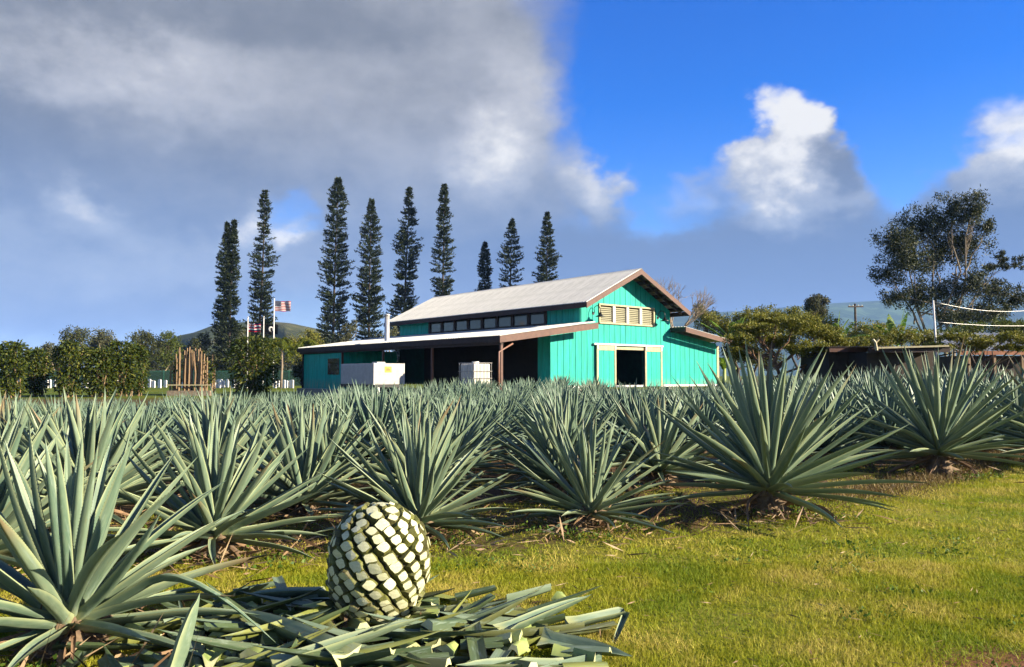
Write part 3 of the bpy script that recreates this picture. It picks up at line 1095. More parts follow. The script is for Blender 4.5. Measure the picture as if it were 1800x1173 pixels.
def agave_layout(rs, L, n, stem, elmax=86, elmin=-8, cut=0.0):
    out = []
    a0 = rs.uniform(0, 6.28)
    for i in range(n):
        f = i / (n - 1)
        e = R(elmax + (elmin - elmax) * f ** 0.92 + rs.gauss(0, 3.0))
        a = a0 + i * 2.39996 + rs.gauss(0, 0.10)
        ln = L * np.interp(f, [0, 0.15, 0.5, 0.8, 1], [0.80, 0.97, 1.0, 0.95, 0.82]) * rs.uniform(0.92, 1.06)
        z = stem + L * 0.15 * (1 - f) ** 1.3
        r = 0.015 + 0.085 * f ** 0.7
        kind = 'low' if f > 0.72 else 'near'
        if f > 0.5 and rs.random() < cut:
            kind = 'cut'
        out.append((Vector((r * math.cos(a), r * math.sin(a), z)), leaf_pose(a, e, rs.gauss(0, 0.10)), ln, kind, rs.randrange(1000)))
    return out


AGROUP = "agaves planted in rows in the field"
agave_count = 0


def agave(x, y, L, n, stem, label, seed, group=AGROUP, bent=0, cut=0.03, wide=1.0, lean=0.0):
    """an agave near the camera: every leaf is a part"""
    global agave_count
    agave_count += 1
    rs = random.Random(seed)
    t = empty("agave_plant", (x, y, gz(x, y) - 0.02))
    t.rotation_euler = (rs.gauss(0, 0.03), lean + rs.gauss(0, 0.03), 0)
    tag(t, label, "agave", group)
    s = link("stem", STEM, t)
    s.scale = (0.75 + L * 0.2, 0.75 + L * 0.2, (stem + 0.18) / 0.36)
    for p, m3, ln, kind, r in agave_layout(rs, L, n, stem, cut=cut):
        pool = LEAF_CUT if kind == 'cut' else LEAF_LOW if kind == 'low' else LEAF_NEAR
        o = link("leaf", pool[r % len(pool)], t)
        w = ln * rs.uniform(0.92, 1.12) * wide
        o.matrix_basis = Matrix.Translation(p) @ m3.to_4x4() @ Matrix.Diagonal((w, ln, w, 1))
    for k in range(bent):
        o = link("leaf", LEAF_BENT[0], t)
        a = -0.25 + k * 0.8
        o.matrix_basis = Matrix.Translation((0.08, 0, stem + 0.03)) @ leaf_pose(a, R(28), 0.1).to_4x4() @ Matrix.Diagonal((L, L, L, 1))
    for k in range(9):
        o = link("dry_leaf", LEAF_DRY[k % 3], t)
        a = rs.uniform(0, 6.28)
        ln = L * rs.uniform(0.3, 0.6)
        o.matrix_basis = Matrix.Translation((0.1 * math.cos(a), 0.1 * math.sin(a), stem * rs.uniform(0.3, 0.9) + 0.03)) @ leaf_pose(a, R(rs.uniform(-28, 4)), rs.gauss(0, 0.5)).to_4x4() @ Matrix.Diagonal((ln * 1.2, ln, ln * 1.2, 1))
    return t


def field_agave_mesh(seed, n, rings):
    """a whole agave as one mesh, for the rows where single leaves are only a few pixels wide"""
    rs = random.Random(seed)
    base = [leaf_mesh("tmp", rings, bow=b, twist=t, sway=s, mat=M['leaf_far']) for b, t, s in ((0.02, 0.05, 0.0), (0.08, -0.1, 0.03), (-0.06, 0.1, -0.03))]
    raw = [(np.array([v.co for v in me.vertices]), [tuple(p.vertices) for p in me.polygons], [p.material_index for p in me.polygons]) for me in base]
    V, Fc, I, n0 = [], [], [], 0
    for p, m3, ln, kind, r in agave_layout(rs, 1.0, n, 0.2):
        vv, ff, ii = raw[r % 3]
        m = np.array(m3) @ np.diag((ln * 0.9, ln, ln * 0.9))
        V.append(vv @ m.T + np.array(p))
        Fc += [tuple(q + n0 for q in f) for f in ff]
        I += ii
        n0 += len(vv)
    sm = MB().lathe([(0.14, 0.0), (0.13, 0.2), (0.05, 0.4)], (0, 0, 0), 8)
    Fc += [tuple(q + n0 for q in f) for f in sm.f]
    I += [3] * len(sm.f)
    V.append(np.array(sm.v))
    me = mesh_of(np.concatenate(V), Fc, [M['leaf_far'], M['spine'], M['cut'], M['stem']], I, True, "agave_plant")
    for b in base:
        bpy.data.meshes.remove(b)
    return me


def from_ground_px(px, py):
    r = ray(px, py)
    t = -EYE / r.z
    return r.x * t, r.y * t


NEAR = [  # photo column and row of the foot, leaf length, leaf count, stem height, label, seed, lean
    (118, 1142, 1.00, 60, 0.17, "large agave at the lawn's near corner beside the pile of cut leaves", 11, 1),
    (372, 985, 0.98, 62, 0.20, "agave with long level leaves just behind the corner plant and the trimmed heart", 12, 0),
    (-40, 1010, 1.05, 60, 0.18, "agave cut off by the picture's left edge behind the corner plant", 13, 0),
    (733, 942, 0.97, 66, 0.15, "agave directly behind the trimmed agave heart", 14, 0),
    (1036, 926, 0.94, 62, 0.14, "agave on the lawn edge in front of the barn's open doorway", 15, 0),
    (1352, 906, 1.46, 74, 0.28, "very large spreading agave standing foremost beside the open lawn", 16, 0),
    (1652, 834, 1.58, 74, 0.34, "tall agave behind the red-brown grass strip at the lawn's far end", 17, 0),
    (1868, 822, 1.55, 74, 0.32, "agave at the picture's right edge with leaves reaching in", 18, 0),
]
used = []
for px, py, L, n, stem, label, seed, bent in NEAR:
    x, y = from_ground_px(px, py)
    agave(x, y, L, n, stem, label, seed, bent=bent, cut=0.05, wide=0.95 if py > 930 else 0.80)
    used.append((x, y, L))

# the rows behind
FIELD_MESH = [field_agave_mesh(100 + k, 66, 6) for k in range(5)]
FAR_MESH = [field_agave_mesh(200 + k, 54, 4) for k in range(5)]
rows_dir = Vector((math.cos(R(21)), math.sin(R(21))))
rows_nrm = Vector((-rows_dir.y, rows_dir.x))
rs = random.Random(5)
spots = []
for i in range(-30, 40):
    for j in range(0, 22):
        p = Vector((-1.0, 6.9)) + rows_dir * (i * 1.62 + (j % 2) * 0.7 + rs.gauss(0, 0.16)) + rows_nrm * (j * 1.78 + rs.gauss(0, 0.14))
        x, y = p
        if y < 5.0 or abs(x) > y * 0.70 + 1.0:
            continue
        if y < field_edge(min(max(x, -7), 9)) + 0.35:
            continue
        q = Vector((x, y, 0)) - B0
        u, v = q.dot(BU), q.dot(BV)
        if v > -2.6 and u > -16:
            continue
        if x < -6 and y > 31 + 0.25 * (x + 6):
            continue
        if x > 8 and y > 24.5 - 0.15 * (x - 8):
            continue
        if y > 37:
            continue
        spots.append((x, y))
spots.sort(key=lambda s: s[1])
n_obj = 0
first = []
for x, y in spots:
    if any((x - a) ** 2 + (y - b) ** 2 < (0.75 + 0.35 * (l - 0.9)) ** 2 * 1.9 for a, b, l in used):
        continue
    if rs.random() < 0.03:
        continue
    L = rs.uniform(0.94, 1.12) + 0.34 * float(smooth(2.0, 8.0, x - 0.10 * y)) - 0.16 * float(smooth(16, 28, y)) * float(smooth(0, -6, x))
    px = CX + x / y * F
    off = float(np.interp(px, [0, 250, 330, 560, 640, 800, 860, 1000, 1080, 1240, 1330, 1600], [50, 48, 38, 32, 8, 6, 14, 0, 22, 20, -14, -38]))
    L = min(L, max(0.55, (EYE - off * y / F - gz(x, y)) / 1.08 * rs.uniform(0.92, 1.06)))       # the rows stay as low as the plants in the photo
    seed = rs.randrange(10 ** 6)
    used.append((x, y, L))
    if y < 10.6:
        first.append((x / y, agave(x, y, L, 64, rs.uniform(0.14, 0.22), "x", seed, "agaves in the first rows")))
        n_obj += 1
    else:
        me = (FIELD_MESH if y < 19 else FAR_MESH)[seed % 5]
        o = link("agave_plant", me)
        o.location = (x, y, gz(x, y) - 0.03)
        o.rotation_euler = (rs.gauss(0, 0.05), rs.gauss(0, 0.05), rs.uniform(0, 6.28))
        s = L
        o.scale = (s * rs.uniform(0.95, 1.08), s * rs.uniform(0.95, 1.08), s * rs.uniform(0.92, 1.05))
        tag(o, "blue-green agave in the crowded rows between the first plants and the buildings" if y < 19 else "small-looking agave in the farthest rows of the field",
            "agave", "agaves in the middle rows" if y < 19 else "agaves in the far rows")
        agave_count += 1
ORD = "first second third fourth fifth sixth seventh eighth ninth tenth eleventh twelfth thirteenth fourteenth fifteenth sixteenth seventeenth eighteenth".split()
for k, (_, o) in enumerate(sorted(first, key=lambda q: q[0])):
    o["label"] = "agave in the rows just behind the lawn-edge plants, %s counting from the left" % ORD[min(k, 17)]
print("agaves:", agave_count, "with leaf parts:", n_obj + len(NEAR))

# ------------------------------------------------------------------ the trimmed agave heart
PX, PY = at(659, 1000, 4.44).x, 4.44
PH, PR = 0.690, 0.270
pina = empty("agave_heart", (PX, PY, 0.02))
pina.rotation_euler = (R(-3), R(4), R(20))
tag(pina, "trimmed agave heart with cream cut faces standing on the leaf pile", "agave heart")


def pina_r(h):
    """radius at relative height 0..1: widest a little above the middle, narrow foot"""
    return PR * float(np.interp(h, [0, 0.06, 0.14, 0.25, 0.4, 0.55, 0.68, 0.8, 0.9, 0.96, 1.0], [0.42, 0.60, 0.74, 0.87, 0.97, 1.0, 0.965, 0.84, 0.60, 0.36, 0.0]))


MB().lathe([(pina_r(h) * 0.955, h * PH * 0.985) for h in np.linspace(0, 1, 22)], (0, 0, 0), 32).build("core", M['pina_core'], pina, True)


def stub_mesh(kind):
    """a sliced leaf base: rounded rhombus, cut face up (+Z), +Y towards the top of the heart"""
    rs_ = random.Random(kind)
    pts = []
    for k in range(12):
        a = 2 * math.pi * k / 12
        c_, s_ = math.cos(a), math.sin(a)
        p = 1.36
        r = (abs(c_) ** p + abs(s_) ** p) ** (-1 / p)
        pts.append((0.5 * r * c_ * rs_.uniform(0.86, 1.10), 0.5 * r * s_ * rs_.uniform(0.86, 1.10) + 0.03 * c_ * rs_.uniform(-1, 1)))
    v, f, idx = [], [], []
    for sc, z in ((1.20, -0.26), (1.14, 0.02), (1.0, 0.22), (0.90, 0.26)):
        v += [(x * sc, y * sc - (0.10 if z < 0 else 0.0), z + (y * 0.10 if z > 0.1 else 0)) for x, y in pts]
    for i in range(3):
        for k in range(12):
            f.append((i * 12 + k, i * 12 + (k + 1) % 12, (i + 1) * 12 + (k + 1) % 12, (i + 1) * 12 + k))
            idx.append(0)
    v.append((0.05, 0.02, 0.285))
    for k in range(12):
        f.append((36 + k, 36 + (k + 1) % 12, 48))
        idx.append(1)
    return mesh_of(v, f, [M['pina_side'], M['pina_face']], idx, False, "cut_leaf_base")


STUBS = [stub_mesh(k) for k in range(9)]
rs = random.Random(21)
NA = 16
h, row, n_stub = 0.045, 0, 0
while h < 0.985:
    r = pina_r(h)
    k_around = NA if h < 0.84 else 11 if h < 0.92 else 7
    cw = 2 * math.pi * r / k_around
    e = 0.01
    tz, tr = PH * 2 * e, pina_r(min(h + e, 1)) - pina_r(max(h - e, 0))
    slope = math.atan2(tz, -tr) if h > 0.5 else math.atan2(tz, -tr)
    nr, nz = tz / math.hypot(tz, tr), -tr / math.hypot(tz, tr)
    for k in range(k_around):
        a = 2 * math.pi * (k + 0.5 * (row % 2)) / k_around + row * 0.055 + rs.gauss(0, 0.012)
        nrm = Vector((nr * math.cos(a), nr * math.sin(a), nz))
        tan = Vector((-math.sin(a), math.cos(a), 0))
        up = nrm.cross(tan)
        m3 = Matrix((tan, up, nrm)).transposed() @ Matrix.Rotation(rs.gauss(0.05, 0.14), 3, 'X') @ Matrix.Rotation(rs.gauss(0, 0.12), 3, 'Y') @ Matrix.Rotation(-0.10 + rs.gauss(0, 0.12), 3, 'Z')
        o = link("cut_leaf_base", STUBS[rs.randrange(9)], pina)
        s = min(cw, 0.145) * rs.uniform(0.70, 0.90)
        zr = PH * h + rs.gauss(0, 0.003)
        o.matrix_basis = Matrix.Translation((r * math.cos(a), r * math.sin(a), zr)) @ m3.to_4x4() @ Matrix.Diagonal((s, s * 0.82, 0.075 * rs.uniform(0.6, 1.5), 1))
        n_stub += 1
    h += max(0.45 * min(cw, 0.145) * max(nr, 0.45) / PH, 0.018)
    row += 1
o = link("cut_leaf_base", STUBS[0], pina)
o.matrix_basis = Matrix.Translation((0, 0, PH * 0.985)) @ Matrix.Diagonal((0.11, 0.10, 0.05, 1))
print("stubs", n_stub)
# torn fibrous foot
c = np.stack([RNG.normal(0, 0.10, 420), RNG.normal(-0.06, 0.10, 420), np.abs(RNG.normal(0.015, 0.03, 420))], 1)
d = rand_dirs(420, 0.2)
root = soup("root_fibres", leaf_quads(c, d, RNG.uniform(0.03, 0.10, 420), RNG.uniform(0.006, 0.02, 420)), M['straw'], pina)
rb = MB().lathe([(0.0, 0.10), (0.13, 0.10), (0.17, 0.05), (0.19, 0.0), (0.15, -0.05), (0, -0.06)], (0, 0, 0), 14).build("root_base", M['root'], pina, True)

# ------------------------------------------------------------------ the pile of cut leaves round it
def pile_mats():
    out = []
    for nm, a_, b_ in (("grey_green", (0.110, 0.170, 0.112), (0.195, 0.250, 0.150)), ("dark_green", (0.040, 0.075, 0.030), (0.085, 0.120, 0.050)), ("deep_green", (0.055, 0.095, 0.035), (0.110, 0.150, 0.055)),
                       ("yellow_green", (0.160, 0.190, 0.040), (0.250, 0.265, 0.070)), ("dull_olive", (0.085, 0.100, 0.035), (0.140, 0.150, 0.055))):
        out.append(agave_mat("cut_leaf_" + nm, a_, b_, False))
    return out


PM = pile_mats()
PIECES = {
    'tip': [leaf_mesh("cut_leaf", 8, bow=b, twist=t, sway=s, t0=a, teeth=True, wide=1.05, mat=m_, flat=0.4, fleshy=1.2) for a, b, t, s in ((0.36, 0.10, 0.3, 0.06), (0.5, -0.10, -0.4, -0.08), (0.18, 0.16, 0.2, 0.05)) for m_ in PM],
    'mid': [leaf_mesh("cut_leaf", 4, bow=b, twist=t, t0=a, t1=e, teeth=True, wide=1.15, mat=m_, flat=0.35, fleshy=1.3) for a, e, b, t in ((0.10, 0.55, 0.16, 0.3), (0.30, 0.70, -0.10, -0.4), (0.05, 0.36, 0.06, 0.1), (0.42, 0.70, 0.12, 0.3), (0.25, 0.48, 0.05, -0.3)) for m_ in PM],
    'butt': [leaf_mesh("cut_leaf", 3, bow=0, twist=0.1, t0=0.0, t1=e, wide=1.15, mat=M['leaf_butt']) for e in (0.10, 0.15, 0.20)],
}


def pile_h(x, y):
    return 0.06 * math.exp(-(((x - PX + 0.05) / 0.95) ** 2 + ((y - 4.2) / 0.62) ** 2))


rs = random.Random(31)
PG = "cut leaves in the pile round the agave heart"
placed = 0
while placed < 270:
    x = PX + rs.gauss(-0.08, 0.72)
    y = rs.gauss(4.18, 0.42)
    if PY - 0.42 < y < PY and abs(x - PX) < 0.27 and rs.random() < 0.7:
        continue
    if not (-2.05 < x < 0.55 and 3.35 < y < 5.15):
        continue
    if (x - PX) ** 2 + (y - PY) ** 2 < 0.19 ** 2:
        continue
    if x > 0.15 and rs.random() < 0.5 or (y > 4.75 and rs.random() < 0.45):
        continue
    kind = rs.choices(('tip', 'mid', 'butt'), (0.40, 0.45, 0.15))[0]
    me = rs.choice(PIECES[kind])
    o = link("cut_leaf", me)
    s = rs.uniform(0.85, 1.15)
    a = (rs.gauss(0.25, 0.7) + (math.pi if rs.random() < 0.45 else 0)) if rs.random() < 0.72 else rs.uniform(0, 6.28)
    m3 = leaf_pose(a, R(max(-9, min(13, rs.gauss(2, 6)))), rs.gauss(0, 0.38) + (math.pi if rs.random() < 0.3 else 0))
    mid_l = {'tip': 0.65, 'mid': 0.35, 'butt': 0.08}[kind] * s
    lift = pile_h(x, y) * rs.random() ** 0.6
    o.matrix_basis = Matrix.Translation(Vector((x, y, gz(x, y) + 0.045 + lift)) - m3 @ Vector((0, mid_l, 0))) @ m3.to_4x4() @ Matrix.Diagonal((s, s, s, 1))
    lab = {'tip': "pointed green leaf end lying in the pile round the agave heart", 'mid': "green leaf section cut at both ends in the pile round the agave heart",
           'butt': "short pale-ended leaf butt lying in the pile round the agave heart"}[kind]
    tag(o, lab, "cut leaf", PG)
    placed += 1


def laid_leaf(me, p_base, p_tip, label, wide=1.0, roll=0.0):
    a, b = Vector(p_base), Vector(p_tip)
    d = b - a
    ln = d.length
    m3 = leaf_pose(math.atan2(d.y, d.x), math.asin(d.z / ln), roll)
    o = link("cut_leaf", me)
    o.matrix_basis = Matrix.Translation(a) @ m3.to_4x4() @ Matrix.Diagonal((wide * 1.0, ln, wide * 1.0, 1))
    return tag(o, label, "cut leaf")


def gp(px, py, z):
    r = ray(px, py)
    t = (z - EYE) / r.z
    return Vector((0, 0, EYE)) + r * t


FULL = leaf_mesh("cut_leaf", 9, bow=0.03, twist=0.1, teeth=True, wide=1.25)
FOLD = leaf_mesh("cut_leaf", 12, bow=0.02, twist=0.1, fold=0.52, wide=1.1)
laid_leaf(FULL, gp(480, 1168, 0.12), gp(748, 1092, 0.20), "long straight leaf lying slantwise in front of the agave heart")
laid_leaf(FULL, gp(950, 1122, 0.08), gp(1112, 1160, 0.03), "dark toothed leaf pointing out of the pile onto the lawn", roll=0.5)
laid_leaf(FOLD, gp(1000, 1096, 0.09), gp(1190, 1060, 0.09), "pale folded leaf at the outer end of the pile on the lawn", 0.9, 0.2)
laid_leaf(FULL, gp(880, 1108, 0.10), gp(1040, 1052, 0.10), "leaf lying flat at the back of the pile, pointing to the open lawn", 0.9)
laid_leaf(FULL, gp(575, 1040, 0.10), gp(430, 1052, 0.13), "grey-green leaf lying level behind the agave heart")
laid_leaf(FULL, gp(300, 1190, 0.10), gp(362, 1045, 0.46), "upright cut leaf leaning beside the large corner agave", 1.1, 0.4)
laid_leaf(FULL, gp(610, 1150, 0.14), gp(415, 1080, 0.14), "broad dark leaf with toothed edge lying left of the heart's foot", 1.3)
laid_leaf(FULL, gp(1000, 1172, 0.05), gp(800, 1180, 0.10), "yellowish leaf along the front of the pile by the lawn", 1.1)

# ------------------------------------------------------------------ grass, weeds, litter

def in_view(x, y, m=0.12):
    return np.abs(x) < y * (0.667 + m)


def grass(n, y0, y1, hmin, hmax, wid):
    y = np.sqrt(RNG.uniform(y0 * y0, y1 * y1, n))
    x = RNG.uniform(-0.74, 0.74, n) * y
    e = field_edge(np.clip(x, -7, 9))
    keep = (y < e + 0.25 + RNG.normal(0, 0.35, n)) | ((y < e + 2.4) & (RNG.random(n) < 0.22))
    keep &= ~((((x - PX + 0.1) / 1.15) ** 2 + ((y - 4.2) / 0.62) ** 2) < 0.75)
    keep &= ~((((x - 2.62) * 0.7) ** 2 + (y - 3.75) ** 2) < RNG.uniform(0.02, 0.30, n))
    keep &= np.sin(x * 2.1 + np.sin(y * 1.7) * 2) + np.sin(y * 2.6 - x * 0.8) > RNG.uniform(-2.6, -0.6, n)
    x, y = x[keep], y[keep]
    k = len(x)
    c = np.stack([x, y, ground_z(x, y) - 0.004], 1)
    d = rand_dirs(k, 1.15)
    d[:, 2] = np.abs(d[:, 2])
    h = RNG.uniform(hmin, hmax, k)[:, None]
    s = unit(np.cross(d, rand_dirs(k))) * (wid * RNG.uniform(0.6, 1.2, k))[:, None]
    tip = c + d * h + np.stack([RNG.normal(0, 0.006, k), RNG.normal(0, 0.006, k), np.zeros(k)], 1)
    return np.stack([c - s, c + s, tip], 1)


g = np.concatenate([grass(300000, 2.9, 6.0, 0.016, 0.062, 0.0028), grass(280000, 5.5, 12.5, 0.020, 0.062, 0.0046)])
go = soup("grass", g, M['grass'])
tag(go, "short sunlit yellow-green lawn grass in front of the agaves", "grass", kind="stuff")

wq, sq, rq = [], [], []
for x, y, L in used:
    if y > 14:
        continue
    k = 300 if y < 9.5 else 90
    a = RNG.uniform(0, 6.28, k)
    r = np.abs(RNG.normal(0.45, 0.35, k))
    c = np.stack([x + r * np.cos(a), y + r * np.sin(a) - 0.12, np.zeros(k)], 1)
    c[:, 2] = ground_z(c[:, 0], c[:, 1]) + RNG.uniform(0.0, 0.05, k)
    sq.append(leaf_quads(c, unit(np.stack([RNG.normal(size=k), RNG.normal(size=k), np.abs(RNG.normal(0, 0.35, k))], 1)), RNG.uniform(0.06, 0.36, k), RNG.uniform(0.005, 0.022, k)))
    kw = 240 if y < field_edge(min(max(x, -7), 9)) + 1.6 else 60
    cl = RNG.integers(0, 8, kw)
    ca, cr = RNG.uniform(0, 6.28, 8), RNG.uniform(0.15, 0.75, 8)
    c = np.stack([x + (cr * np.cos(ca))[cl] + RNG.normal(0, 0.09, kw), y - 0.12 + (cr * np.sin(ca))[cl] + RNG.normal(0, 0.07, kw), np.zeros(kw)], 1)
    c[:, 2] = ground_z(c[:, 0], c[:, 1]) + RNG.uniform(0.005, 0.09, kw)
    wq.append(leaf_quads(c, rand_dirs(kw, 0.5), RNG.uniform(0.018, 0.05, kw), RNG.uniform(0.012, 0.03, kw)))
for k in range(46):                           # low weeds and clippings in the lawn itself
    y = RNG.uniform(3.4, 8.0)
    x = RNG.uniform(-0.55, 0.72) * y
    if y > field_edge(min(max(x, -7), 9)) or (abs(x - PX) < 1.5 and y < 5.2):
        continue
    n = int(RNG.integers(14, 60))
    c = np.stack([x + RNG.normal(0, 0.10, n), y + RNG.normal(0, 0.08, n), np.zeros(n)], 1)
    c[:, 2] = ground_z(c[:, 0], c[:, 1]) + RNG.uniform(0.01, 0.045, n)
    wq.append(leaf_quads(c, rand_dirs(n, 0.4), RNG.uniform(0.015, 0.04, n), RNG.uniform(0.010, 0.024, n)))
n = 900
y = np.sqrt(RNG.uniform(3.2 ** 2, 9.0 ** 2, n))
x = RNG.uniform(-0.6, 0.74, n) * y
c = np.stack([x, y, ground_z(x, y) + RNG.uniform(0.015, 0.05, n)], 1)
sq.append(leaf_quads(c, unit(np.stack([RNG.normal(size=n), RNG.normal(size=n), RNG.normal(0, 0.15, n)], 1)), RNG.uniform(0.03, 0.12, n), RNG.uniform(0.003, 0.009, n)))
tag(soup("weeds", np.concatenate(wq), M['weed']), "small bright green weeds round the feet of the agaves", "weeds", kind="stuff")
tag(soup("litter", np.concatenate(sq), M['straw']), "dry straw and dead leaf litter under the agaves", "litter", kind="stuff")
k = 9000
x = RNG.uniform(3.6, 10.5, k)
y = field_edge(np.clip(x, -7, 9)) + RNG.normal(0.65, 0.26, k)
c = np.stack([x, y, ground_z(x, y)], 1)
tag(soup("dry_grass", leaf_quads(c, rand_dirs(k, 1.3), RNG.uniform(0.04, 0.14, k), RNG.uniform(0.004, 0.010, k)), M['red_straw']),
    "red-brown dry grass strip between the lawn and the tall agaves", "dry grass", kind="stuff")

# ------------------------------------------------------------------ things round the lean-to
def bpt(u, v, z):
    return B0 + BU * u + BV * v + Vector((0, 0, z))


M['panel_white'] = plain("white_ribbed_panel", (0.46, 0.45, 0.41), (0.38, 0.37, 0.33), 4, 0.5)
M['tank'] = plain("translucent_white_plastic", (0.66, 0.62, 0.52), (0.55, 0.52, 0.43), 3, 0.4)
M['cage'] = plain("galvanised_cage", (0.40, 0.38, 0.34), rough=0.4, metal=0.6)
M['tyre'] = plain("tyre_rubber", (0.02, 0.02, 0.02), rough=0.85)
M['sign_yellow'] = plain("yellow_warning_sign", (0.55, 0.42, 0.03), (0.48, 0.36, 0.03), 6, 0.5)

TU, TV = -10.6, 4.55                            # the near corner of the white box trailer, left of the lean-to
tr = empty("box_trailer", bpt(TU, TV, gz(-7, 39)), BA)
tag(tr, "white ribbed box trailer with yellow sign beside the lean-to", "trailer")
TZ0, TZ1 = 0.98 - gz(-7, 39), 2.06 - gz(-7, 39)
MB().box(0, 1.75, 0, 3.6, TZ0, TZ1).build("body", M['panel_white'], tr, bevel=0.02)
for k in range(13):
    z = TZ0 + 0.06 + k * (TZ1 - TZ0 - 0.1) / 13
    MB().box(0.05, 1.70, -0.012, 0.0, z, z + 0.055).build("front_rib", M['panel_white'], tr)
    MB().box(-0.012, 0.0, 0.05, 3.55, z, z + 0.055).build("side_rib", M['panel_white'], tr)
for x in (-0.02, 1.73):
    MB().box(x, x + 0.045, -0.02, 0.025, TZ0 - 0.01, TZ1 + 0.012).build("corner_post", M['white'], tr)
MB().box(0.62, 1.0, -0.03, -0.014, TZ0 + 0.62, TZ0 + 0.92).build("warning_sign", M['sign_yellow'], tr)
for k in range(3):
    MB().box(0.68, 0.94 - 0.06 * (k == 2), -0.034, -0.031, TZ0 + 0.68 + k * 0.07, TZ0 + 0.715 + k * 0.07).build("sign_line", M['black_metal'], tr)
MB().box(0.5, 1.0, 0.6, 1.1, TZ1 + 0.001, TZ1 + 0.08).build("roof_vent", M['flue'], tr, bevel=0.02)
MB().box(0.02, 1.73, -0.05, 3.6, TZ0 - 0.14, TZ0 - 0.012).build("chassis", M['black_metal'], tr)
for x in (0.25, 1.5):
    MB().box(x - 0.06, x + 0.06, -0.04, 0.08, 0.0, TZ0 - 0.142).build("prop_leg", M['white'], tr)
for x in (-0.11, 1.70):
    w = MB().lathe([(0.0, 0), (0.32, 0), (0.34, 0.05), (0.34, 0.13), (0.32, 0.18), (0, 0.18)], (0, 0, 0), 18).build("wheel", M['tyre'], tr, True)
    w.rotation_euler = (0, R(90), 0)
    w.location = (x, 2.0, 0.34)

IU, IV = -7.9, -0.2                              # caged tank
tk = empty("caged_water_tank", bpt(IU, IV, gz(-2, 37.5)), BA)
tag(tk, "white plastic tank in a metal cage in front of the open lean-to", "water tank")
tz = gz(-2, 37.5)
z0, z1 = 0.95 - tz, 2.02 - tz
MB().box(0.05, 1.08, 0.05, 1.15, z0, z1).build("tank", M['tank'], tk, bevel=0.07)
MB().lathe([(0.0, 0.10), (0.17, 0.10), (0.18, 0.07), (0.18, 0.0)], (0.5, 0.5, z1), 16).build("filler_cap", M['white'], tk)
for k in range(6):
    x = 0.03 + k * 0.214
    MB().tube([(x, 0.0, z0), (x, 0.0, z1 + 0.03)], 0.013, 6).build("upright_bar", M['cage'], tk)
    MB().tube([(0.0, 0.05 + k * 0.22, z0), (0.0, 0.05 + k * 0.22, z1 + 0.03)], 0.013, 6).build("upright_bar", M['cage'], tk)
for z in (z0 + 0.02, z0 + 0.36, z0 + 0.70, z1 + 0.03):
    MB().tube([(1.13, -0.012, z), (-0.012, -0.012, z), (-0.012, 1.2, z)], 0.014, 6).build("cross_bar", M['cage'], tk)
for x in (0.02, 0.46, 0.9):
    MB().box(x, x + 0.22, 0.0, 1.2, z0 - 0.16, z0 - 0.02).build("pallet_runner", M['cane'], tk)
MB().box(0.05, 1.1, 0.05, 1.15, 0.0, z0 - 0.162).build("stand_block", M['concrete'], tk)

tb = empty("work_table", bpt(-6.9, 1.6, 0.45), BA)
tag(tb, "pale work table in the mouth of the lean-to beside the brown post", "table")
MB().box(0, 1.3, 0, 0.7, 0.62, 0.70).build("table_top", M['cream'], tb)
for x, y in ((0.05, 0.05), (1.2, 0.05), (0.05, 0.6), (1.2, 0.6)):
    MB().box(x, x + 0.06, y, y + 0.06, 0.0, 0.618).build("leg", M['cream'], tb)

# ------------------------------------------------------------------ vegetation builders

def tube_tree(mb, base, tip, r0, r1, wob, n=6, rs=random):
    base, tip = Vector(base), Vector(tip)
    ln = (tip - base).length
    pts = [base.lerp(tip, t) + Vector((rs.gauss(0, 1), rs.gauss(0, 1), rs.gauss(0, 0.4))) * wob * ln * math.sin(math.pi * t) for t in np.linspace(0, 1, 6)]
    mb.tube(pts, list(np.linspace(r0, r1, 6)), n, cap=False)
    return pts


def tree(name, label, base, blobs, leaf, n_clump, per, mat, bark, trunk_r, cat="tree", group=None, clump_r=0.3, seed=1, fill=0.45, up=0.3, trunks=1, wob=0.05, flat=1.0, aspect=0.45):
    """blobs: list of (centre, rx, rz) crown masses; each gets limbs, and leaf clumps spread mostly near its surface"""
    rs_ = random.Random(seed)
    base = Vector(base)
    t = empty(name, base)
    tag(t, label, cat, group)
    mb = MB()
    quads = []
    tot = sum(b[1] * b[2] for b in blobs)
    starts = [base + Vector((rs_.gauss(0, trunk_r * 1.6), rs_.gauss(0, trunk_r * 1.6), 0)) for _ in range(trunks)]
    for i, (c, rx, rz) in enumerate(blobs):
        c = Vector(c)
        s = starts[i % trunks]
        root_pt = s if i < trunks else s.lerp(Vector(blobs[i % trunks][0]), rs_.uniform(0.25, 0.65))
        r_ = trunk_r if i < trunks else trunk_r * 0.55
        tube_tree(mb, root_pt - base, c + Vector((0, 0, rz * 0.3)) - base, r_, r_ * 0.25, wob, rs=rs_)
        nc = max(6, int(n_clump * rx * rz / tot))
        d = rand_dirs(nc)
        rad = RNG.uniform(0, 1, nc) ** fill
        cc = np.array(c) + d * np.array([rx, rx, rz]) * rad[:, None]
        for q in range(0, nc, 5):
            tube_tree(mb, c.lerp(root_pt, 0.3 * rs_.random()) - base, Vector(cc[q]) - base, r_ * 0.25, r_ * 0.06, 0.06, 4, rs_)
        k = nc * per
        p = np.repeat(cc, per, 0) + RNG.normal(size=(k, 3)) * np.array([1, 1, flat]) * (clump_r * min(rx, rz)) * 0.6
        dd = rand_dirs(k, up)
        quads.append(leaf_quads(p - np.array(base), dd, leaf * RNG.uniform(0.6, 1.4, k), leaf * aspect * RNG.uniform(0.7, 1.3, k)))
    mb.build("trunk", bark, t, True)
    soup("crown", np.concatenate(quads), mat, t)
    return t


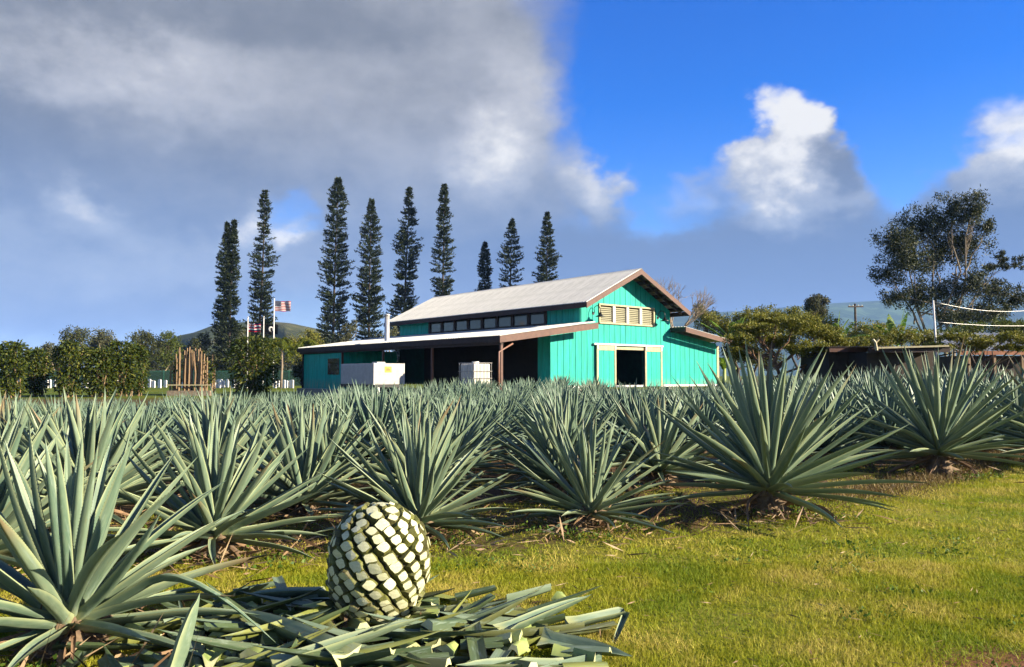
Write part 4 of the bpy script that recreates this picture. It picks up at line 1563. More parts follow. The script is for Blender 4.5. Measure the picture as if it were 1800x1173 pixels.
def pxblob(px, py, rx, ry, depth, dy=0.0):
    """crown mass given by its place and half-size in the photograph at its own distance"""
    c = at(px, py, depth + dy)
    k = (depth + dy) / F
    return (c, rx * k, ry * k)


def ground_at(px, depth):
    p = at(px, 660, depth)
    return Vector((p.x, depth, gz(p.x, depth)))


def cook_pine(label, tops, foot, depth, half, seed, sparse=0.0):
    """a columnar pine: short whorled branches all the way up, tips turned up; tops = photo points of one or two leaders"""
    rg = np.random.default_rng(seed)
    rs_ = random.Random(seed)
    base = ground_at(foot[0], depth)
    t = empty("columnar_pine", base)
    tag(t, label, "pine tree", "columnar pines behind the barn")
    mb = MB()
    allq = []
    for ti, (tx, ty) in enumerate(tops):
        top = at(tx, ty, depth + ti * 0.4)
        H = top.z - base.z
        off = Vector((ti * 0.9 - 0.45 * (len(tops) - 1), 0, 0))
        f0 = base + off
        bend = rs_.uniform(-0.25, 0.25)

        def axis(h):
            p = f0.lerp(top, h)
            p.x += math.sin(h * math.pi) * bend
            return p
        mb.tube([axis(h) - base for h in np.linspace(0, 0.985, 14)], list(np.linspace(0.34, 0.03, 14)), 6, False)
        z = 0.02
        W = half * 0.97 * depth / F / (1.0 if len(tops) == 1 else 1.35)
        gap_at = rs_.uniform(0.25, 0.6)
        while z < 0.995:
            prof = float(np.interp(z, [0, 0.08, 0.3, 0.55, 0.72, 0.86, 0.95, 0.99, 1.0], [0.85, 1.0, 0.98, 0.84, 0.76, 0.52, 0.25, 0.10, 0.04])) * (1 + 0.16 * math.sin(z * 17 + seed * 1.7) + 0.10 * math.sin(z * 41 + seed))
            nb = 13 if z < 0.9 else 11
            thin = 1.0 - sparse * float(smooth(0.35, 0.7, np.array(z))) * (z < 0.95)
            if abs(z - gap_at) < 0.012 and z < 0.9:
                nb = 3
            for b in range(nb):
                if rs_.random() > 0.92 * thin + 0.06:
                    continue
                a = rs_.uniform(0, 6.283)
                ln = W * prof * rs_.choice((0.6, 0.8, 0.9, 1.0, 1.0, 1.18)) * rs_.uniform(0.85, 1.1)
                m = int(8 + ln * 15)
                s = rg.uniform(0.12, 1.0, m) ** 0.75
                dirv = np.array([math.cos(a), math.sin(a), 0])
                c = np.array(axis(z)) + dirv * (s * ln)[:, None] + np.array([0, 0, 1]) * ((s ** 2) * ln * 0.30 - 0.10 * ln * s)[:, None]
                c += rg.normal(size=(m, 3)) * 0.07
                d = dirv * 0.75 + np.array([0, 0, 0.55]) + rg.normal(size=(m, 3)) * 0.42
                allq.append(leaf_quads(c - np.array(base), unit(d), rg.uniform(0.22, 0.56, m), rg.uniform(0.10, 0.20, m)))
            z += (0.46 if z < 0.85 else 0.34) / H * rs_.uniform(0.7, 1.4)
    mb.build("trunk", M['trunk_dark'], t, True)
    soup("crown", np.concatenate(allq), M['pine'], t)


PD = 135
cook_pine("dark double-topped pine nearest the headstone lawn", [(400, 392), (412, 386)], (396, 650), PD - 8, 23, 1)
cook_pine("tall thin-topped pine behind the flagpoles", [(466, 334)], (450, 650), PD, 24, 2, 0.45)
cook_pine("tallest pine, left of the metal flue", [(595, 310)], (584, 650), PD, 30, 3, 0.25)
cook_pine("pine rising directly behind the metal flue", [(653, 351)], (648, 650), PD, 27, 4, 0.2)
cook_pine("slender-tipped pine at the far end of the barn roof", [(720, 330)], (704, 650), PD + 4, 25, 5, 0.3)
cook_pine("narrow pine standing clear above the far ridge end of the roof", [(781, 325)], (773, 650), PD + 2, 22, 6, 0.3)
cook_pine("smallest pine peeping over the barn roof", [(853, 426)], (853, 650), PD + 10, 17, 7)
cook_pine("gappy pine in the middle of the three above the roof ridge", [(900, 386)], (896, 650), PD + 8, 27, 8, 0.5)
cook_pine("pine above the roof nearest the gable", [(962, 374)], (960, 650), PD + 6, 23, 9, 0.2)

# leafy columns and canes between field and lawn
for i, (px, top, hw, depth, lab) in enumerate([
        (18, 601, 24, 50, "leafy column shrub at the picture's left edge"), (63, 614, 19, 54, "smaller leafy column shrub beside the one at the edge"),
        (122, 600, 23, 51, "leafy column shrub with bright tan stems and leaning side"), (176, 612, 25, 52, "broad dark leafy column shrub"),
        (212, 600, 24, 53, "leafy column shrub joined to the broad dark one"), (240, 606, 17, 54, "narrow leafy column shrub at the end of the row"),
        (445, 592, 38, 56, "wide leafy shrub with tan stems at the foot of the flagpoles")]):
    hw *= 1.12
    g0 = ground_at(px, depth)
    k = depth / F
    zt = at(px, top, depth).z - g0.z
    t = empty("leafy_shrub", g0)
    tag(t, lab, "shrub", "leafy column shrubs beyond the field")
    rs_ = random.Random(40 + i)
    for s in range(5 + int(hw / 6)):
        MB().tube([(rs_.gauss(0, hw * k * 0.3), rs_.gauss(0, 0.25), -0.1), (rs_.gauss(0, hw * k * 0.4), rs_.gauss(0, 0.3), zt * rs_.uniform(0.6, 0.9))], [0.05, 0.03], 5).build("stem", M['cane'], t)
    n = int(2600 * hw / 20)
    zz = RNG.uniform(0.04, 1, n) ** 0.8
    rr = np.sqrt(RNG.random(n)) * np.interp(zz, [0, 0.15, 0.6, 0.9, 1], [0.45, 0.8, 1.0, 0.9, 0.45])
    aa = RNG.uniform(0, 6.283, n)
    lob = 1 + 0.22 * np.sin(aa * 3 + i) * np.sin(zz * 9 + i * 2)
    c = np.stack([rr * np.cos(aa) * hw * k * lob, rr * np.sin(aa) * hw * k * 0.9 * lob, zz * zt], 1)
    keep = (np.sin(c[:, 0] * 5 + i) + np.sin(c[:, 2] * 3.1 + c[:, 0] * 2) > -1.05) | (RNG.random(n) < 0.35)
    c = c[keep]
    dd = unit(np.stack([c[:, 0], c[:, 1], np.full(len(c), -0.5)], 1) + RNG.normal(size=c.shape) * 0.6)
    soup("foliage", leaf_quads(c, dd, RNG.uniform(0.16, 0.34, len(c)), RNG.uniform(0.07, 0.14, len(c))), M['shrub'], t)

cb = empty("cane_planter", ground_at(335, 55))
tag(cb, "clump of bare tan canes standing in a raised planter", "cane clump")
k55 = 55 / F
rs_ = random.Random(77)
for px, top in [(298, 640), (303, 630), (309, 622), (313, 614), (318, 611), (322, 616), (327, 630), (331, 616), (334, 610), (338, 622), (345, 618), (349, 614), (353, 612), (357, 622), (362, 636), (366, 628), (371, 624), (375, 640), (306, 636), (311, 630), (316, 620), (320, 624), (325, 618), (329, 612), (336, 615), (341, 612), (347, 628), (351, 622), (355, 617), (360, 626), (333, 632), (315, 640)]:
    x = (px - 335) * k55
    zt = at(px, top, 55).z - cb.location.z
    yy = rs_.uniform(-0.3, 0.3)
    MB().tube([(x, yy, 0.3), (x + rs_.gauss(0, 0.03), yy, zt * 0.5), (x + rs_.gauss(0, 0.05), yy, zt)], [0.075, 0.065, 0.04], 6).build("cane", M['cane'], cb)
MB().box(-38 * k55, 39 * k55, -0.42, -0.36, 0.72, 0.80).build("planter_rail", M['cream'], cb)
MB().box(-37 * k55, 38 * k55, -0.36, 0.36, 0.0, 0.36).build("planter_box", M['trunk_pale'], cb)
n = 500
c = np.stack([RNG.choice([-1.1, -0.8, 0.75, 1.3, 1.5, 1.55], n) + RNG.normal(0, 0.14, n), RNG.normal(0.1, 0.2, n), RNG.uniform(0.8, 2.5, n)], 1)
soup("foliage", leaf_quads(c, rand_dirs(n, -0.3), 0.22, 0.10), M['shrub'], cb)

# headstone lawn: stones, fence, flags
hs = None
rs_ = random.Random(3)
for px in [83, 88, 96, 146, 151, 154, 251, 263, 267, 271, 281, 291, 315, 323, 333, 345, 352, 357, 373, 377, 381, 385, 389, 393, 400, 410, 414, 419, 433, 484, 489, 494, 499, 504, 509, 513, 12, 34, 205, 226]:
    depth = 88 + rs_.choice((0, 0, 2.6, 5.2))
    if hs is None:
        prof = [(-0.21, 0)] + [(0.21 * math.cos(a), 0.86 + 0.09 * math.sin(a)) for a in np.linspace(math.pi, 0, 9)] + [(0.21, 0)]
        mb = MB().prism(list(reversed(prof)), -0.05, 0.05)
        hs = mb.build("headstone", M['white'])
        o = hs
    else:
        o = hs.copy()
        COL.objects.link(o)
    g0 = ground_at(px, depth)
    o.location = (g0.x, depth, g0.z - 0.05)
    o.rotation_euler = (0, 0, R(-35 + rs_.gauss(0, 2)))
    o.scale = (rs_.uniform(1.0, 1.5), 1.3, rs_.uniform(0.9, 1.12))
    tag(o, "white upright headstone in the rows on the far lawn", "headstone", "headstones on the far lawn")


def screen_mat():
    m, t, o = new_mat("green_fence_mesh")
    c = mixc(ss(noise(tex(), 0.6, 4), 0.4, 0.6), (0.010, 0.045, 0.028), (0.016, 0.060, 0.036))
    b = bsdf(c, 0.8)
    tr_ = t.nodes.new('ShaderNodeBsdfTransparent')
    mx = t.nodes.new('ShaderNodeMixShader')
    w = t.nodes.new('ShaderNodeTexChecker')
    w.inputs['Scale'].default_value = 16
    t.links.new(tex(), w.inputs[0])
    t.links.new(E.math('MULTIPLY', E(w.outputs['Fac']), 0.45).s, mx.inputs[0])
    t.links.new(b.outputs[0], mx.inputs[1])
    t.links.new(tr_.outputs[0], mx.inputs[2])
    finish(o, mx)
    return m


M['screen'] = screen_mat()
M['fence_green'] = plain("green_fence_paint", (0.05, 0.20, 0.13), rough=0.5)
fn = empty("mesh_fence", ground_at(300, 104))
tag(fn, "dark green mesh fence behind the headstones", "fence")
fx = [ground_at(p, 104).x - fn.location.x for p in range(-20, 640, 44)]
for a, b in zip(fx[:-1], fx[1:]):
    MB().box(a + 0.04, b - 0.04, -0.01, 0.01, 0.05, 2.0).build("mesh_panel", M['screen'], fn)
    MB().box(a + 0.031, b - 0.031, -0.03, 0.03, 2.0, 2.06).build("top_rail", M['fence_green'], fn)
for a in fx:
    MB().box(a - 0.03, a + 0.03, -0.03, 0.03, 0, 2.12).build("post", M['fence_green'], fn)


def flag_mat(kind):
    m, t, o = new_mat(kind + "_flag_cloth")
    n = t.nodes.new('ShaderNodeUVMap')
    sx = t.nodes.new('ShaderNodeSeparateXYZ')
    t.links.new(n.outputs[0], sx.inputs[0])
    x, y = E(sx.outputs[0]), E(sx.outputs[1])
    red, wht, blu = (0.42, 0.025, 0.04), (0.75, 0.72, 0.68), (0.012, 0.020, 0.075)
    gt = lambda a, b: E.math('GREATER_THAN', a, b)
    lt = lambda a, b: E.math('LESS_THAN', a, b)
    if kind == "stars":
        stripe = lt(E.math('MODULO', y * 13.0, 2.0), 1.0)
        c = mixc(stripe, wht, red)
        star = lt(((E.math('FRACT', x / 0.4 * 6.0) - 0.5).pow(2.0) + (E.math('FRACT', (y - 0.4615) / 0.5385 * 5.0) - 0.5).pow(2.0)), 0.05)
        c = mixc(lt(x, 0.4) * gt(y, 0.4615), c, mixc(star, blu, wht))
    elif kind == "jack":
        s = E.math('MODULO', y * 8.0, 3.0)
        c = mixc(lt(s, 1.0), mixc(lt(s, 2.0), wht, blu), red)
        ux, uy = x / 0.5 - 0.5, (y - 0.5) / 0.5 - 0.5
        ab = lambda e: E.math('ABSOLUTE', e)
        cross = lt(ab(ux), 0.06).max(lt(ab(uy), 0.10))
        crossw = lt(ab(ux), 0.11).max(lt(ab(uy), 0.17))
        diag = lt(ab(ab(ux) - ab(uy)), 0.07)
        j = mixc(diag, blu, wht)
        j = mixc(crossw, j, wht)
        j = mixc(cross, j, red)
        c = mixc(lt(x, 0.5) * gt(y, 0.5), c, j)
    else:
        d = ((x - 0.5) * (x - 0.5) * 2.3 + (y - 0.56) * (y - 0.56)).sqrt()
        disc = lt(d, 0.27)
        head = lt((((x - 0.52) * 1.5).pow(2.0) + (y - 0.56).pow(2.0)).sqrt(), 0.13).max(lt(E.math('ABSOLUTE', x - 0.54), 0.08) * lt(E.math('ABSOLUTE', y - 0.40), 0.10))
        c = mixc(disc, (0.008, 0.008, 0.009), wht)
        c = mixc(head, c, (0.01, 0.01, 0.01))
    b = bsdf(c, 0.85, 0, 0.1)
    finish(o, translucent(b, c, 0.2))
    return m


M['pole'] = plain("white_flagpole", (0.75, 0.73, 0.68), rough=0.4)


def flagpole(px, top, depth, kind, fl, fh, drop, label, flab):
    g0 = ground_at(px, depth)
    zt = at(px, top, depth).z - g0.z
    t = empty("flagpole", g0)
    tag(t, label, "flagpole", "flagpoles on the far lawn")
    MB().tube([(0, 0, 0), (0, 0, zt)], [0.11, 0.06], 10).build("pole", M['pole'], t, True)
    MB().lathe([(0, -0.09), (0.07, -0.06), (0.09, 0), (0.07, 0.06), (0, 0.09)], (0, 0, zt + 0.08), 10).build("finial", M['pole'], t, True)
    NX, NY = 24, 10
    v, f, uv = [], [], []
    for j in range(NY + 1):
        for i in range(NX + 1):
            s, r = i / NX, j / NY
            v.append((0.08 + s * fl, 0.10 * s * math.sin(s * 11 + r * 1.5) * fl * 0.5, zt - drop - fh + r * fh - 0.04 * s * fl + 0.05 * math.sin(s * 8 + 1) * s))
    for j in range(NY):
        for i in range(NX):
            f.append((j * (NX + 1) + i, j * (NX + 1) + i + 1, (j + 1) * (NX + 1) + i + 1, (j + 1) * (NX + 1) + i))
    me = mesh_of(v, f, flag_mat(kind), None, True, "flag")
    ul = me.uv_layers.new(name="UVMap")
    for lp in me.loops:
        i, j = lp.vertex_index % (NX + 1), lp.vertex_index // (NX + 1)
        ul.data[lp.index].uv = (i / NX, j / NY)
    fo = link("flag", me)
    fo.location = g0
    tag(fo, flab, "flag", "flags on the far lawn")


flagpole(480, 527, 96, "stars", 2.0, 1.28, 0.15, "tallest white flagpole, flying the red-and-white striped flag highest", "striped flag with blue starred corner flying highest on its pole")
flagpole(434, 559, 97, "jack", 1.55, 1.1, 0.65, "shorter white flagpole beside the double-topped pine", "lower striped flag on the pole beside the double-topped pine")
flagpole(462, 558, 98, "disc", 1.75, 1.25, 0.9, "white flagpole between the two striped flags", "black flag with white round emblem between the striped flags")

# trees beyond the lawn
def far_tree(label, px, blobs, depth, mat, seed, leaf=0.34, n=150, per=26, bark='trunk_pale', tr_=0.22, **kw):
    return tree("broadleaf_tree", label, ground_at(px, depth), [pxblob(*b, depth, (i % 3 - 1) * 1.2) for i, b in enumerate(blobs)], leaf, n, per, M[mat], M[bark], tr_, seed=seed, **kw)


far_tree("grey-green gum tree standing highest on the far left", 132, [(125, 598, 17, 20), (140, 590, 17, 16), (128, 622, 20, 18), (148, 615, 14, 22)], 122, 'olive_dark', 1)
far_tree("brownish airy tree just right of the high gum", 180, [(178, 596, 20, 16), (190, 606, 14, 14), (170, 616, 16, 18)], 126, 'grey_green', 2)
far_tree("low pale tree between the leafy columns", 93, [(88, 618, 13, 14), (100, 626, 12, 12), (92, 640, 14, 14)], 118, 'grey_green', 3)
far_tree("olive tree with gaps in its crown behind the leafy columns", 250, [(246, 600, 18, 18), (262, 594, 14, 13), (240, 620, 18, 18), (268, 615, 16, 22)], 120, 'olive_dark', 4)
far_tree("bright green round tree behind the bare canes", 295, [(298, 596, 17, 14), (285, 608, 14, 14), (306, 612, 14, 14), (296, 628, 22, 18)], 122, 'green', 5)
far_tree("olive bushy tree left of the double-topped pine", 345, [(345, 606, 16, 15), (330, 624, 18, 16), (360, 600, 13, 16), (352, 630, 18, 18)], 128, 'olive_dark', 6)
far_tree("low olive tree between the double-topped pine and the flags", 428, [(425, 600, 14, 22), (440, 615, 12, 18)], 130, 'olive_dark', 7, n=90)
far_tree("brown-olive tree between the palms and the tallest pine", 540, [(530, 602, 18, 16), (548, 592, 15, 14), (556, 612, 14, 20), (520, 622, 18, 18)], 125, 'olive', 8)
far_tree("thin pale tree between the pines by the flue", 612, [(612, 590, 14, 22), (622, 572, 8, 12), (604, 612, 14, 16)], 128, 'grey_green', 9, n=70, fill=0.7)
far_tree("pale bushy tree glimpsed between the flue and the barn roof", 682, [(680, 598, 16, 14), (690, 584, 10, 10)], 126, 'grey_green', 10, n=60)
far_tree("low dark scrub trees below the gum at the left edge", 40, [(20, 640, 30, 18), (60, 642, 26, 18), (100, 650, 24, 16)], 124, 'olive_dark', 11)
far_tree("dense hedge-like tree behind the mesh fence", 210, [(190, 640, 34, 20), (235, 642, 30, 18), (270, 644, 24, 16), (320, 646, 30, 16)], 126, 'olive_dark', 12, n=220)
far_tree("dark low tree mass behind the fence below the flags", 430, [(380, 640, 26, 20), (430, 640, 30, 20), (490, 640, 26, 20), (550, 640, 36, 22)], 128, 'olive_dark', 13, n=220)


def palm(label, px, crown, depth, seed, n=22):
    g0 = ground_at(px, depth)
    rs_ = random.Random(seed)
    t = empty("palm_tree", g0)
    tag(t, label, "palm", "palms beyond the lawn")
    top = at(px + 1, crown, depth) - g0
    MB().tube([(0, 0, 0), tuple(top * 0.5 + Vector((0.1, 0, 0))), tuple(top)], [0.16, 0.12, 0.10], 8).build("trunk", M['trunk_pale'], t, True)
    for k in range(n):
        a, e = rs_.uniform(0, 6.283), rs_.uniform(-0.35, 1.3)
        ln = rs_.uniform(1.5, 2.4)
        s = np.linspace(0, 1, 10)
        rad = ln * (np.cos(e) * s)
        zz = ln * (np.sin(e) * s - 0.75 * s ** 2.2)
        c = np.stack([rad * math.cos(a), rad * math.sin(a), zz], 1) + np.array(top)
        cc = np.repeat(c, 8, 0)
        m = len(cc)
        side = np.array([-math.sin(a), math.cos(a), 0]) * np.tile([1, -1], m // 2)[:, None]
        d = unit(side * 0.7 + np.array([math.cos(a) * 0.5, math.sin(a) * 0.5, -0.75]) + RNG.normal(size=(m, 3)) * 0.15)
        soup("frond", leaf_quads(cc + RNG.normal(size=(m, 3)) * 0.05, d, RNG.uniform(0.35, 0.7, m), 0.075), M['palm'], t)


palm("yellow-green palm nearest the flagpoles", 494, 604, 84, 1)
palm("yellow-green palm between the other palm and the lean-to roof", 536, 606, 86, 2)
tree("dark_shrub", "very dark shrub against the far end of the lean-to", ground_at(535, 62), [pxblob(528, 650, 13, 24, 62), pxblob(545, 645, 13, 24, 62)], 0.2, 90, 24, M['olive_dark'], M['trunk_dark'], 0.08, "shrub", seed=61)

# ------------------------------------------------------------------ right-hand side: trees and huts beyond the field
tree("ironwood_tree", "big dark airy ironwood tree with several trunks on the right", ground_at(1660, 72),
     [pxblob(x, y, rx, ry, 72, dy) for x, y, rx, ry, dy in
      [(1575, 430, 42, 34, 0), (1620, 395, 44, 34, 1), (1672, 375, 34, 36, 0), (1712, 372, 30, 36, -1), (1560, 480, 30, 26, 1), (1600, 455, 44, 36, -1), (1650, 440, 42, 44, 2),
       (1700, 430, 38, 40, 1), (1575, 525, 28, 22, -1), (1612, 520, 34, 30, 0), (1660, 515, 36, 34, 1), (1712, 500, 34, 32, -1), (1745, 470, 22, 10, 0), (1765, 455, 14, 12, 0),
       (1750, 510, 40, 22, 1), (1785, 465, 26, 14, 0), (1745, 550, 46, 26, 0), (1790, 530, 34, 20, 1), (1735, 400, 20, 18, 0), (1690, 560, 44, 26, -1), (1790, 580, 40, 22, 0)]],
     0.27, 860, 56, M['ironwood'], M['trunk_pale'], 0.14, seed=71, trunks=5, fill=0.62, wob=0.03, clump_r=0.26, up=0.6, aspect=0.34)
tree("spreading_tree", "flat-topped spreading tree just right of the barn", ground_at(1395, 30),
     [pxblob(x, y, rx, ry, 30, dy) for x, y, rx, ry, dy in [(1322, 578, 40, 12, 0), (1300, 598, 26, 12, -1), (1360, 562, 44, 12, 1), (1405, 570, 40, 14, -1), (1440, 584, 38, 14, 0), (1365, 600, 36, 14, 1),
                                                       (1425, 612, 40, 14, -1), (1470, 602, 26, 14, 0), (1310, 620, 26, 14, 1), (1455, 628, 24, 10, 0)]],
     0.10, 620, 44, M['olive'], M['trunk_warm'], 0.10, seed=72, trunks=2, fill=0.55, clump_r=0.55, flat=0.35, up=0.1, wob=0.05, aspect=0.4)
tree("spreading_tree", "low feathery tree in front of the pale hut roof", ground_at(1745, 29),
     [pxblob(x, y, rx, ry, 29, dy) for x, y, rx, ry, dy in [(1680, 592, 36, 9, 0), (1725, 600, 40, 10, 1), (1775, 592, 36, 9, -1), (1815, 600, 30, 10, 0), (1650, 610, 26, 9, 0), (1700, 612, 30, 8, 1), (1780, 612, 30, 8, 0)]],
     0.10, 240, 36, M['olive'], M['trunk_dark'], 0.07, seed=73, trunks=2, fill=0.6, clump_r=0.55, flat=0.3, up=0.1)
for lab, px, blobs, d_, mat, sd in [
        ("olive bush mass behind the barn's low right roof", 1245, [(1240, 562, 22, 18), (1262, 570, 24, 20), (1228, 545, 14, 12), (1280, 580, 22, 20)], 75, 'olive', 81),
        ("yellow-olive tree right of the barn behind the spreading tree", 1330, [(1325, 556, 26, 16), (1350, 552, 24, 14), (1305, 562, 18, 16), (1335, 580, 40, 22)], 70, 'olive', 82),
        ("small dark tree standing out on the skyline", 1435, [(1428, 536, 16, 12), (1442, 530, 14, 11), (1436, 552, 16, 14)], 95, 'grey_green', 83),
        ("olive tree left of the utility pole", 1405, [(1392, 552, 22, 14), (1415, 562, 22, 16), (1450, 570, 24, 16), (1385, 578, 30, 18)], 72, 'olive', 84),
        ("round olive bush right of the utility pole", 1530, [(1520, 588, 30, 20), (1548, 582, 24, 16), (1500, 600, 24, 16), (1545, 604, 26, 12)], 62, 'olive', 85),
        ("dark green bushes at the foot of the ironwood", 1650, [(1610, 596, 26, 16), (1650, 600, 28, 16), (1700, 600, 34, 16), (1760, 600, 40, 18)], 60, 'olive_dark', 86),
        ("green bushes rising over the dark huts", 1580, [(1550, 598, 28, 14), (1590, 592, 30, 16), (1630, 596, 28, 14), (1500, 602, 30, 12)], 33, 'olive', 88),
        ("green bushes between the white pole and the pale hut roof", 1720, [(1670, 590, 26, 14), (1710, 578, 34, 14), (1760, 574, 34, 14), (1805, 578, 30, 16)], 40, 'green', 89),
        ("dark hedge between the barn and the spreading tree", 1300, [(1290, 618, 20, 18), (1320, 625, 22, 20), (1350, 632, 24, 18)], 44, 'olive_dark', 87)]:
    tree("bushy_tree", lab, ground_at(px, d_), [pxblob(*b, d_, (i % 3 - 1)) for i, b in enumerate(blobs)], 0.2 * d_ / 70, 200, 30, M[mat], M['trunk_dark'], 0.14, seed=sd)

bt = empty("bare_tree", ground_at(1190, 66))
tag(bt, "leafless grey tree behind the barn's right eave", "tree")
mb = MB()
rs_ = random.Random(9)


def twig(a, d, ln, r, lev):
    b = a + d * ln
    mb.tube([a, a.lerp(b, 0.5) + Vector((rs_.gauss(0, .04), rs_.gauss(0, .04), 0)) * ln, b], [r, r * 0.8, r * 0.6], 4, False)
    if lev:
        for k in range(3 if lev > 1 else 4):
            nd = (d + Vector((rs_.gauss(0, 0.42), rs_.gauss(0, 0.42), rs_.gauss(0.12, 0.25)))).normalized()
            twig(b, nd, ln * rs_.uniform(0.6, 0.85), r * 0.6, lev - 1)


H = at(1195, 497, 66).z - bt.location.z
twig(Vector((0, 0, 0)), Vector((0, 0, 1)), H * 0.42, 0.16, 0)
for k in range(5):
    twig(Vector((0, 0, H * 0.42)), Vector((rs_.gauss(0.1, 0.35), rs_.gauss(0, 0.35), 1)).normalized(), H * 0.2, 0.09, 4)
mb.build("trunk", M['trunk_pale'], bt)


def banana(label, px, top, foot_z, depth, seed, n=7, spread=1.0, mat='banana'):
    """a banana plant: a few big arching leaves, each with a midrib and torn blade"""
    g0 = ground_at(px, depth)
    t = empty("banana_plant", g0)
    tag(t, label, "banana plant", "banana plants")
    zt = at(px, top, depth).z - g0.z
    rs_ = random.Random(seed)
    L = zt * 0.5
    MB().tube([(0, 0, 0), (0.05, 0, zt * 0.55)], [0.14, 0.08], 8).build("trunk", M['leaf_butt'], t, True)
    for k in range(n):
        a = rs_.uniform(0, 6.283)
        e = R(rs_.uniform(38, 86))
        s = np.linspace(0, 1, 9)
        rad = L * np.cos(e) * s * spread
        z = zt * 0.52 + L * (np.sin(e) * s - rs_.uniform(0.1, 0.5) * s ** 2.5)
        mid = np.stack([rad * math.cos(a), rad * math.sin(a), z], 1)
        w = L * 0.13 * np.interp(s, [0, 0.12, 0.4, 0.8, 1], [0.05, 0.5, 1, 0.75, 0.05])
        sd = np.array([-math.sin(a), math.cos(a), 0])
        qs = []
        for i in range(8):
            for sg in (-1, 1):
                dr = np.array([0, 0, -0.35]) * (w[i:i + 2].max())
                o0, o1 = sd * sg * w[i] * rs_.uniform(0.8, 1.05) + dr, sd * sg * w[i + 1] * rs_.uniform(0.8, 1.05) + dr
                m0, m1 = mid[i], mid[i] * 0.08 + mid[i + 1] * 0.92
                qs.append([m0, m1, m1 + o1, m0 + o0][::sg])
        soup("leaf", np.array(qs), M[mat], t)


banana("banana plant above the spreading tree nearest the barn", 1292, 533, 0, 55, 1)
banana("banana plant with one upright leaf left of the utility pole", 1470, 538, 0, 52, 2)
banana("banana plant standing in front of the ironwood trunks", 1578, 534, 0, 50, 3)
banana("small bright banana plant low behind the spreading tree", 1452, 585, 0, 40, 4, 5)
banana("dark drooping banana plant at the barn's right-hand corner", 1272, 610, 0, 40, 5, 6)  # made-up plant in place of a curved shadow on the wall

M['grey_wood'] = plain("weathered_pole_wood", (0.13, 0.10, 0.08), (0.08, 0.06, 0.05), 4, 0.9)
up_ = empty("utility_pole", ground_at(1506, 85))
tag(up_, "distant wooden utility pole with crossarm on the skyline", "utility pole")
zt = at(1506, 534, 85).z - up_.location.z
MB().tube([(0, 0, 0), (0, 0, zt)], [0.17, 0.12], 8).build("pole", M['grey_wood'], up_)
MB().box(-0.85, 0.85, -0.18, -0.12, zt - 0.42, zt - 0.27).build("crossarm", M['grey_wood'], up_)
for x in (-0.7, -0.3, 0.3, 0.7):
    MB().lathe([(0.06, 0), (0.06, 0.1), (0.0, 0.14)], (x, -0.15, zt - 0.268), 8).build("insulator", M['flue'], up_)

wp = empty("white_pole", ground_at(1648, 31))
tag(wp, "leaning white pole carrying cables beside the huts", "pole")
zt = at(1643, 528, 31).z - wp.location.z
MB().tube([(0.06, 0, 0), (-0.09, 0, zt)], [0.045, 0.038], 8).build("pole", M['pole'], wp, True)


def cable(p0, p1, sag, label):
    pts = [p0.lerp(p1, t) - Vector((0, 0, sag * 4 * t * (1 - t))) for t in np.linspace(0, 1, 16)]
    tag(MB().tube(pts, 0.009, 5).build("cable", M['flue'], None, True), label, "cable")


cable(at(1644, 531, 31), at(1850, 540, 33), 0.28, "upper pale cable sagging from the white pole to the right")
cable(at(1647, 566, 31), at(1850, 571, 33), 0.10, "lower pale cable from the white pole to the right")

# the huts
M['hut_wood'] = plain("dark_hut_boards", (0.060, 0.045, 0.030), (0.030, 0.024, 0.018), 5, 0.85, vary=0.5)
M['rust'] = plain("orange_brown_fascia", (0.36, 0.14, 0.06), (0.24, 0.09, 0.04), 4, 0.7)
M['tan_wall'] = plain("yellowish_wall", (0.42, 0.34, 0.16), (0.32, 0.25, 0.12), 4, 0.8)


def hut(label, px0, px1, top, depth, deep, fas, roofm, name="hut", door=True):
    a, b = at(px0, top, depth), at(px1, top, depth)
    t = empty(name, (a.x, depth, gz(a.x, depth)))
    tag(t, label, "hut")
    W = b.x - a.x
    zt = a.z - t.location.z
    n = max(4, int(W / 0.34))
    for k in range(n):
        MB().box(k * W / n + 0.008, (k + 1) * W / n - 0.008, 0.6, 0.64, 0.0, zt - 0.14).build("wall_board", M['hut_wood'], t)
    MB().box(0, W, 0.642, 0.7, 0, zt - 0.14).box(0, 0.06, 0.7, deep, 0, zt - 0.14).box(W - 0.06, W, 0.7, deep, 0, zt - 0.14).box(0, W, deep, deep + 0.06, 0, zt - 0.14).build("wall", M['interior'], t)
    MB().box(-0.2, W + 0.2, 0.0, 0.05, zt - 0.16, zt).build("fascia", fas, t)
    mb_ = MB()
    mb_.add([(-0.22, -0.03, zt + 0.004), (W + 0.22, -0.03, zt + 0.004), (W + 0.22, deep, zt + 0.12), (-0.22, deep, zt + 0.12),
             (-0.22, -0.03, zt + 0.03), (W + 0.22, -0.03, zt + 0.03), (W + 0.22, deep, zt + 0.15), (-0.22, deep, zt + 0.15)],
            [(0, 3, 2, 1), (4, 5, 6, 7), (0, 1, 5, 4), (1, 2, 6, 5), (2, 3, 7, 6), (3, 0, 4, 7)])
    mb_.build("roof", roofm, t)
    return t, W, zt


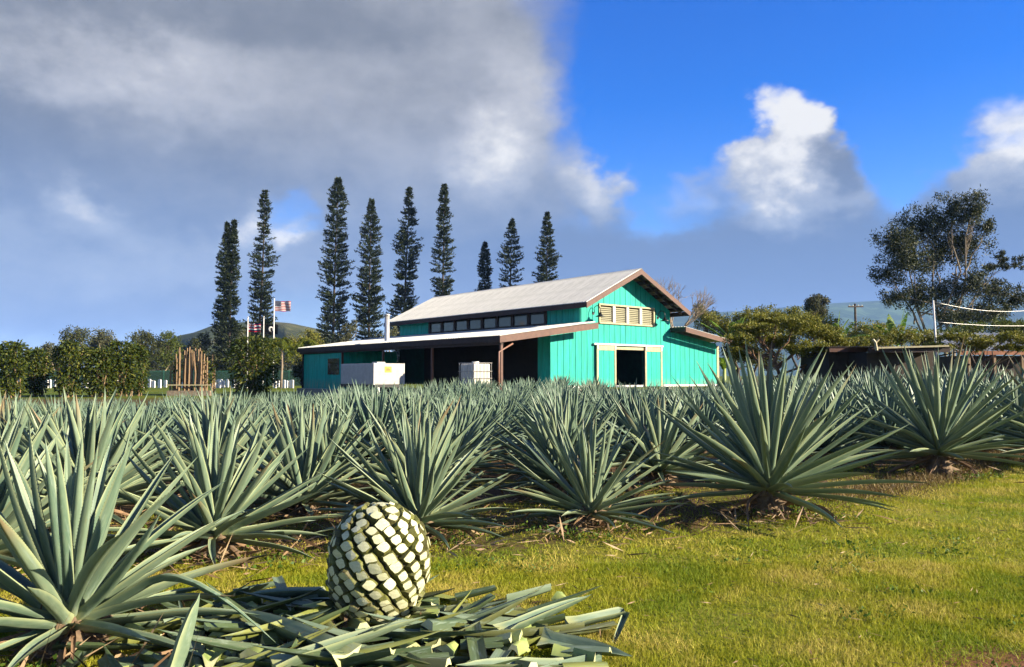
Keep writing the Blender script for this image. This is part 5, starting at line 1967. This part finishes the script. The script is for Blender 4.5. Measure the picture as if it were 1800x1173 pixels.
h1, W1, z1_ = hut("low dark board hut with brown roof edge behind the agaves", 1468, 1536, 611, 27.0, 3.2, M['brown'], M['dark_wood'])
h2, W2, z2_ = hut("dark open-fronted hut under a pale beam behind the tall agaves", 1538, 1660, 611, 25.6, 3.0, M['dark_wood'], M['dark_wood'])
MB().beam((-0.05, -0.08, z2_ - 0.02), (W2 + 0.1, -0.08, z2_ + 0.05), 0.05, 0.055).build("pale_beam", M['cream'], h2)
MB().tube([(0.02, -0.08, z2_ - 0.1), (-0.02, -0.08, z2_ + 0.16), (-0.10, -0.08, z2_ + 0.26)], 0.045, 6).build("forked_post_top", M['cream'], h2)
MB().tube([(-0.02, -0.08, z2_ + 0.14), (0.10, -0.08, z2_ + 0.27)], 0.035, 6).build("forked_post_top", M['cream'], h2)
MB().box(0.5, 1.5, 0.52, 0.59, 0.0, 1.0).build("low_wall", M['tan_wall'], h2)
h3 = empty("hut", at(1685, 660, 33))
h3.location.z = gz(h3.location.x, 33)
tag(h3, "hut with pale metal roof and orange-brown fascia on the right edge", "hut")
W3 = at(1850, 620, 33).x - h3.location.x
ze = at(1690, 617, 33).z - h3.location.z
zr = at(1690, 580, 33).z - h3.location.z
MB().box(0.3, W3 - 0.2, 0.5, 0.6, 0, ze - 0.2).box(0.3, 0.4, 0.6, 4, 0, ze - 0.2).build("wall", M['hut_wood'], h3)
MB().box(0, W3, 0.0, 0.05, ze - 0.17, ze).build("fascia", M['rust'], h3)
me = sheet_mesh(0.86, 3.4, zr - ze, "roof_sheet")
for k in range(int(W3 / 0.87) + 1):
    o = link("roof_sheet", me, h3)
    o.rotation_euler = (0, 0, R(-90))
    o.location = (k * 0.87, 3.38, zr + 0.03)
for x in (0.5, 1.6, 2.8):
    MB().box(x, x + 0.1, 0.1, 0.2, 0, ze - 0.17).build("post", M['cane'], h3)

# ------------------------------------------------------------------ the air
def haze():
    m = bpy.data.materials.new("haze_air")
    m.use_nodes = True
    t = m.node_tree
    t.nodes.clear()
    o = t.nodes.new('ShaderNodeOutputMaterial')
    v = t.nodes.new('ShaderNodeVolumePrincipled')
    v.inputs['Color'].default_value = (0.30, 0.52, 1.0, 1)
    v.inputs['Density'].default_value = HAZE
    v.inputs['Anisotropy'].default_value = 0.0
    t.links.new(v.outputs[0], o.inputs['Volume'])
    ob = MB().box(-9500, 9500, -3200, 9600, -4.0, 440).build("haze", m)
    tag(ob, "thin bluish haze over the far slopes", "haze", kind="stuff")


HAZE = 0.00012
haze()
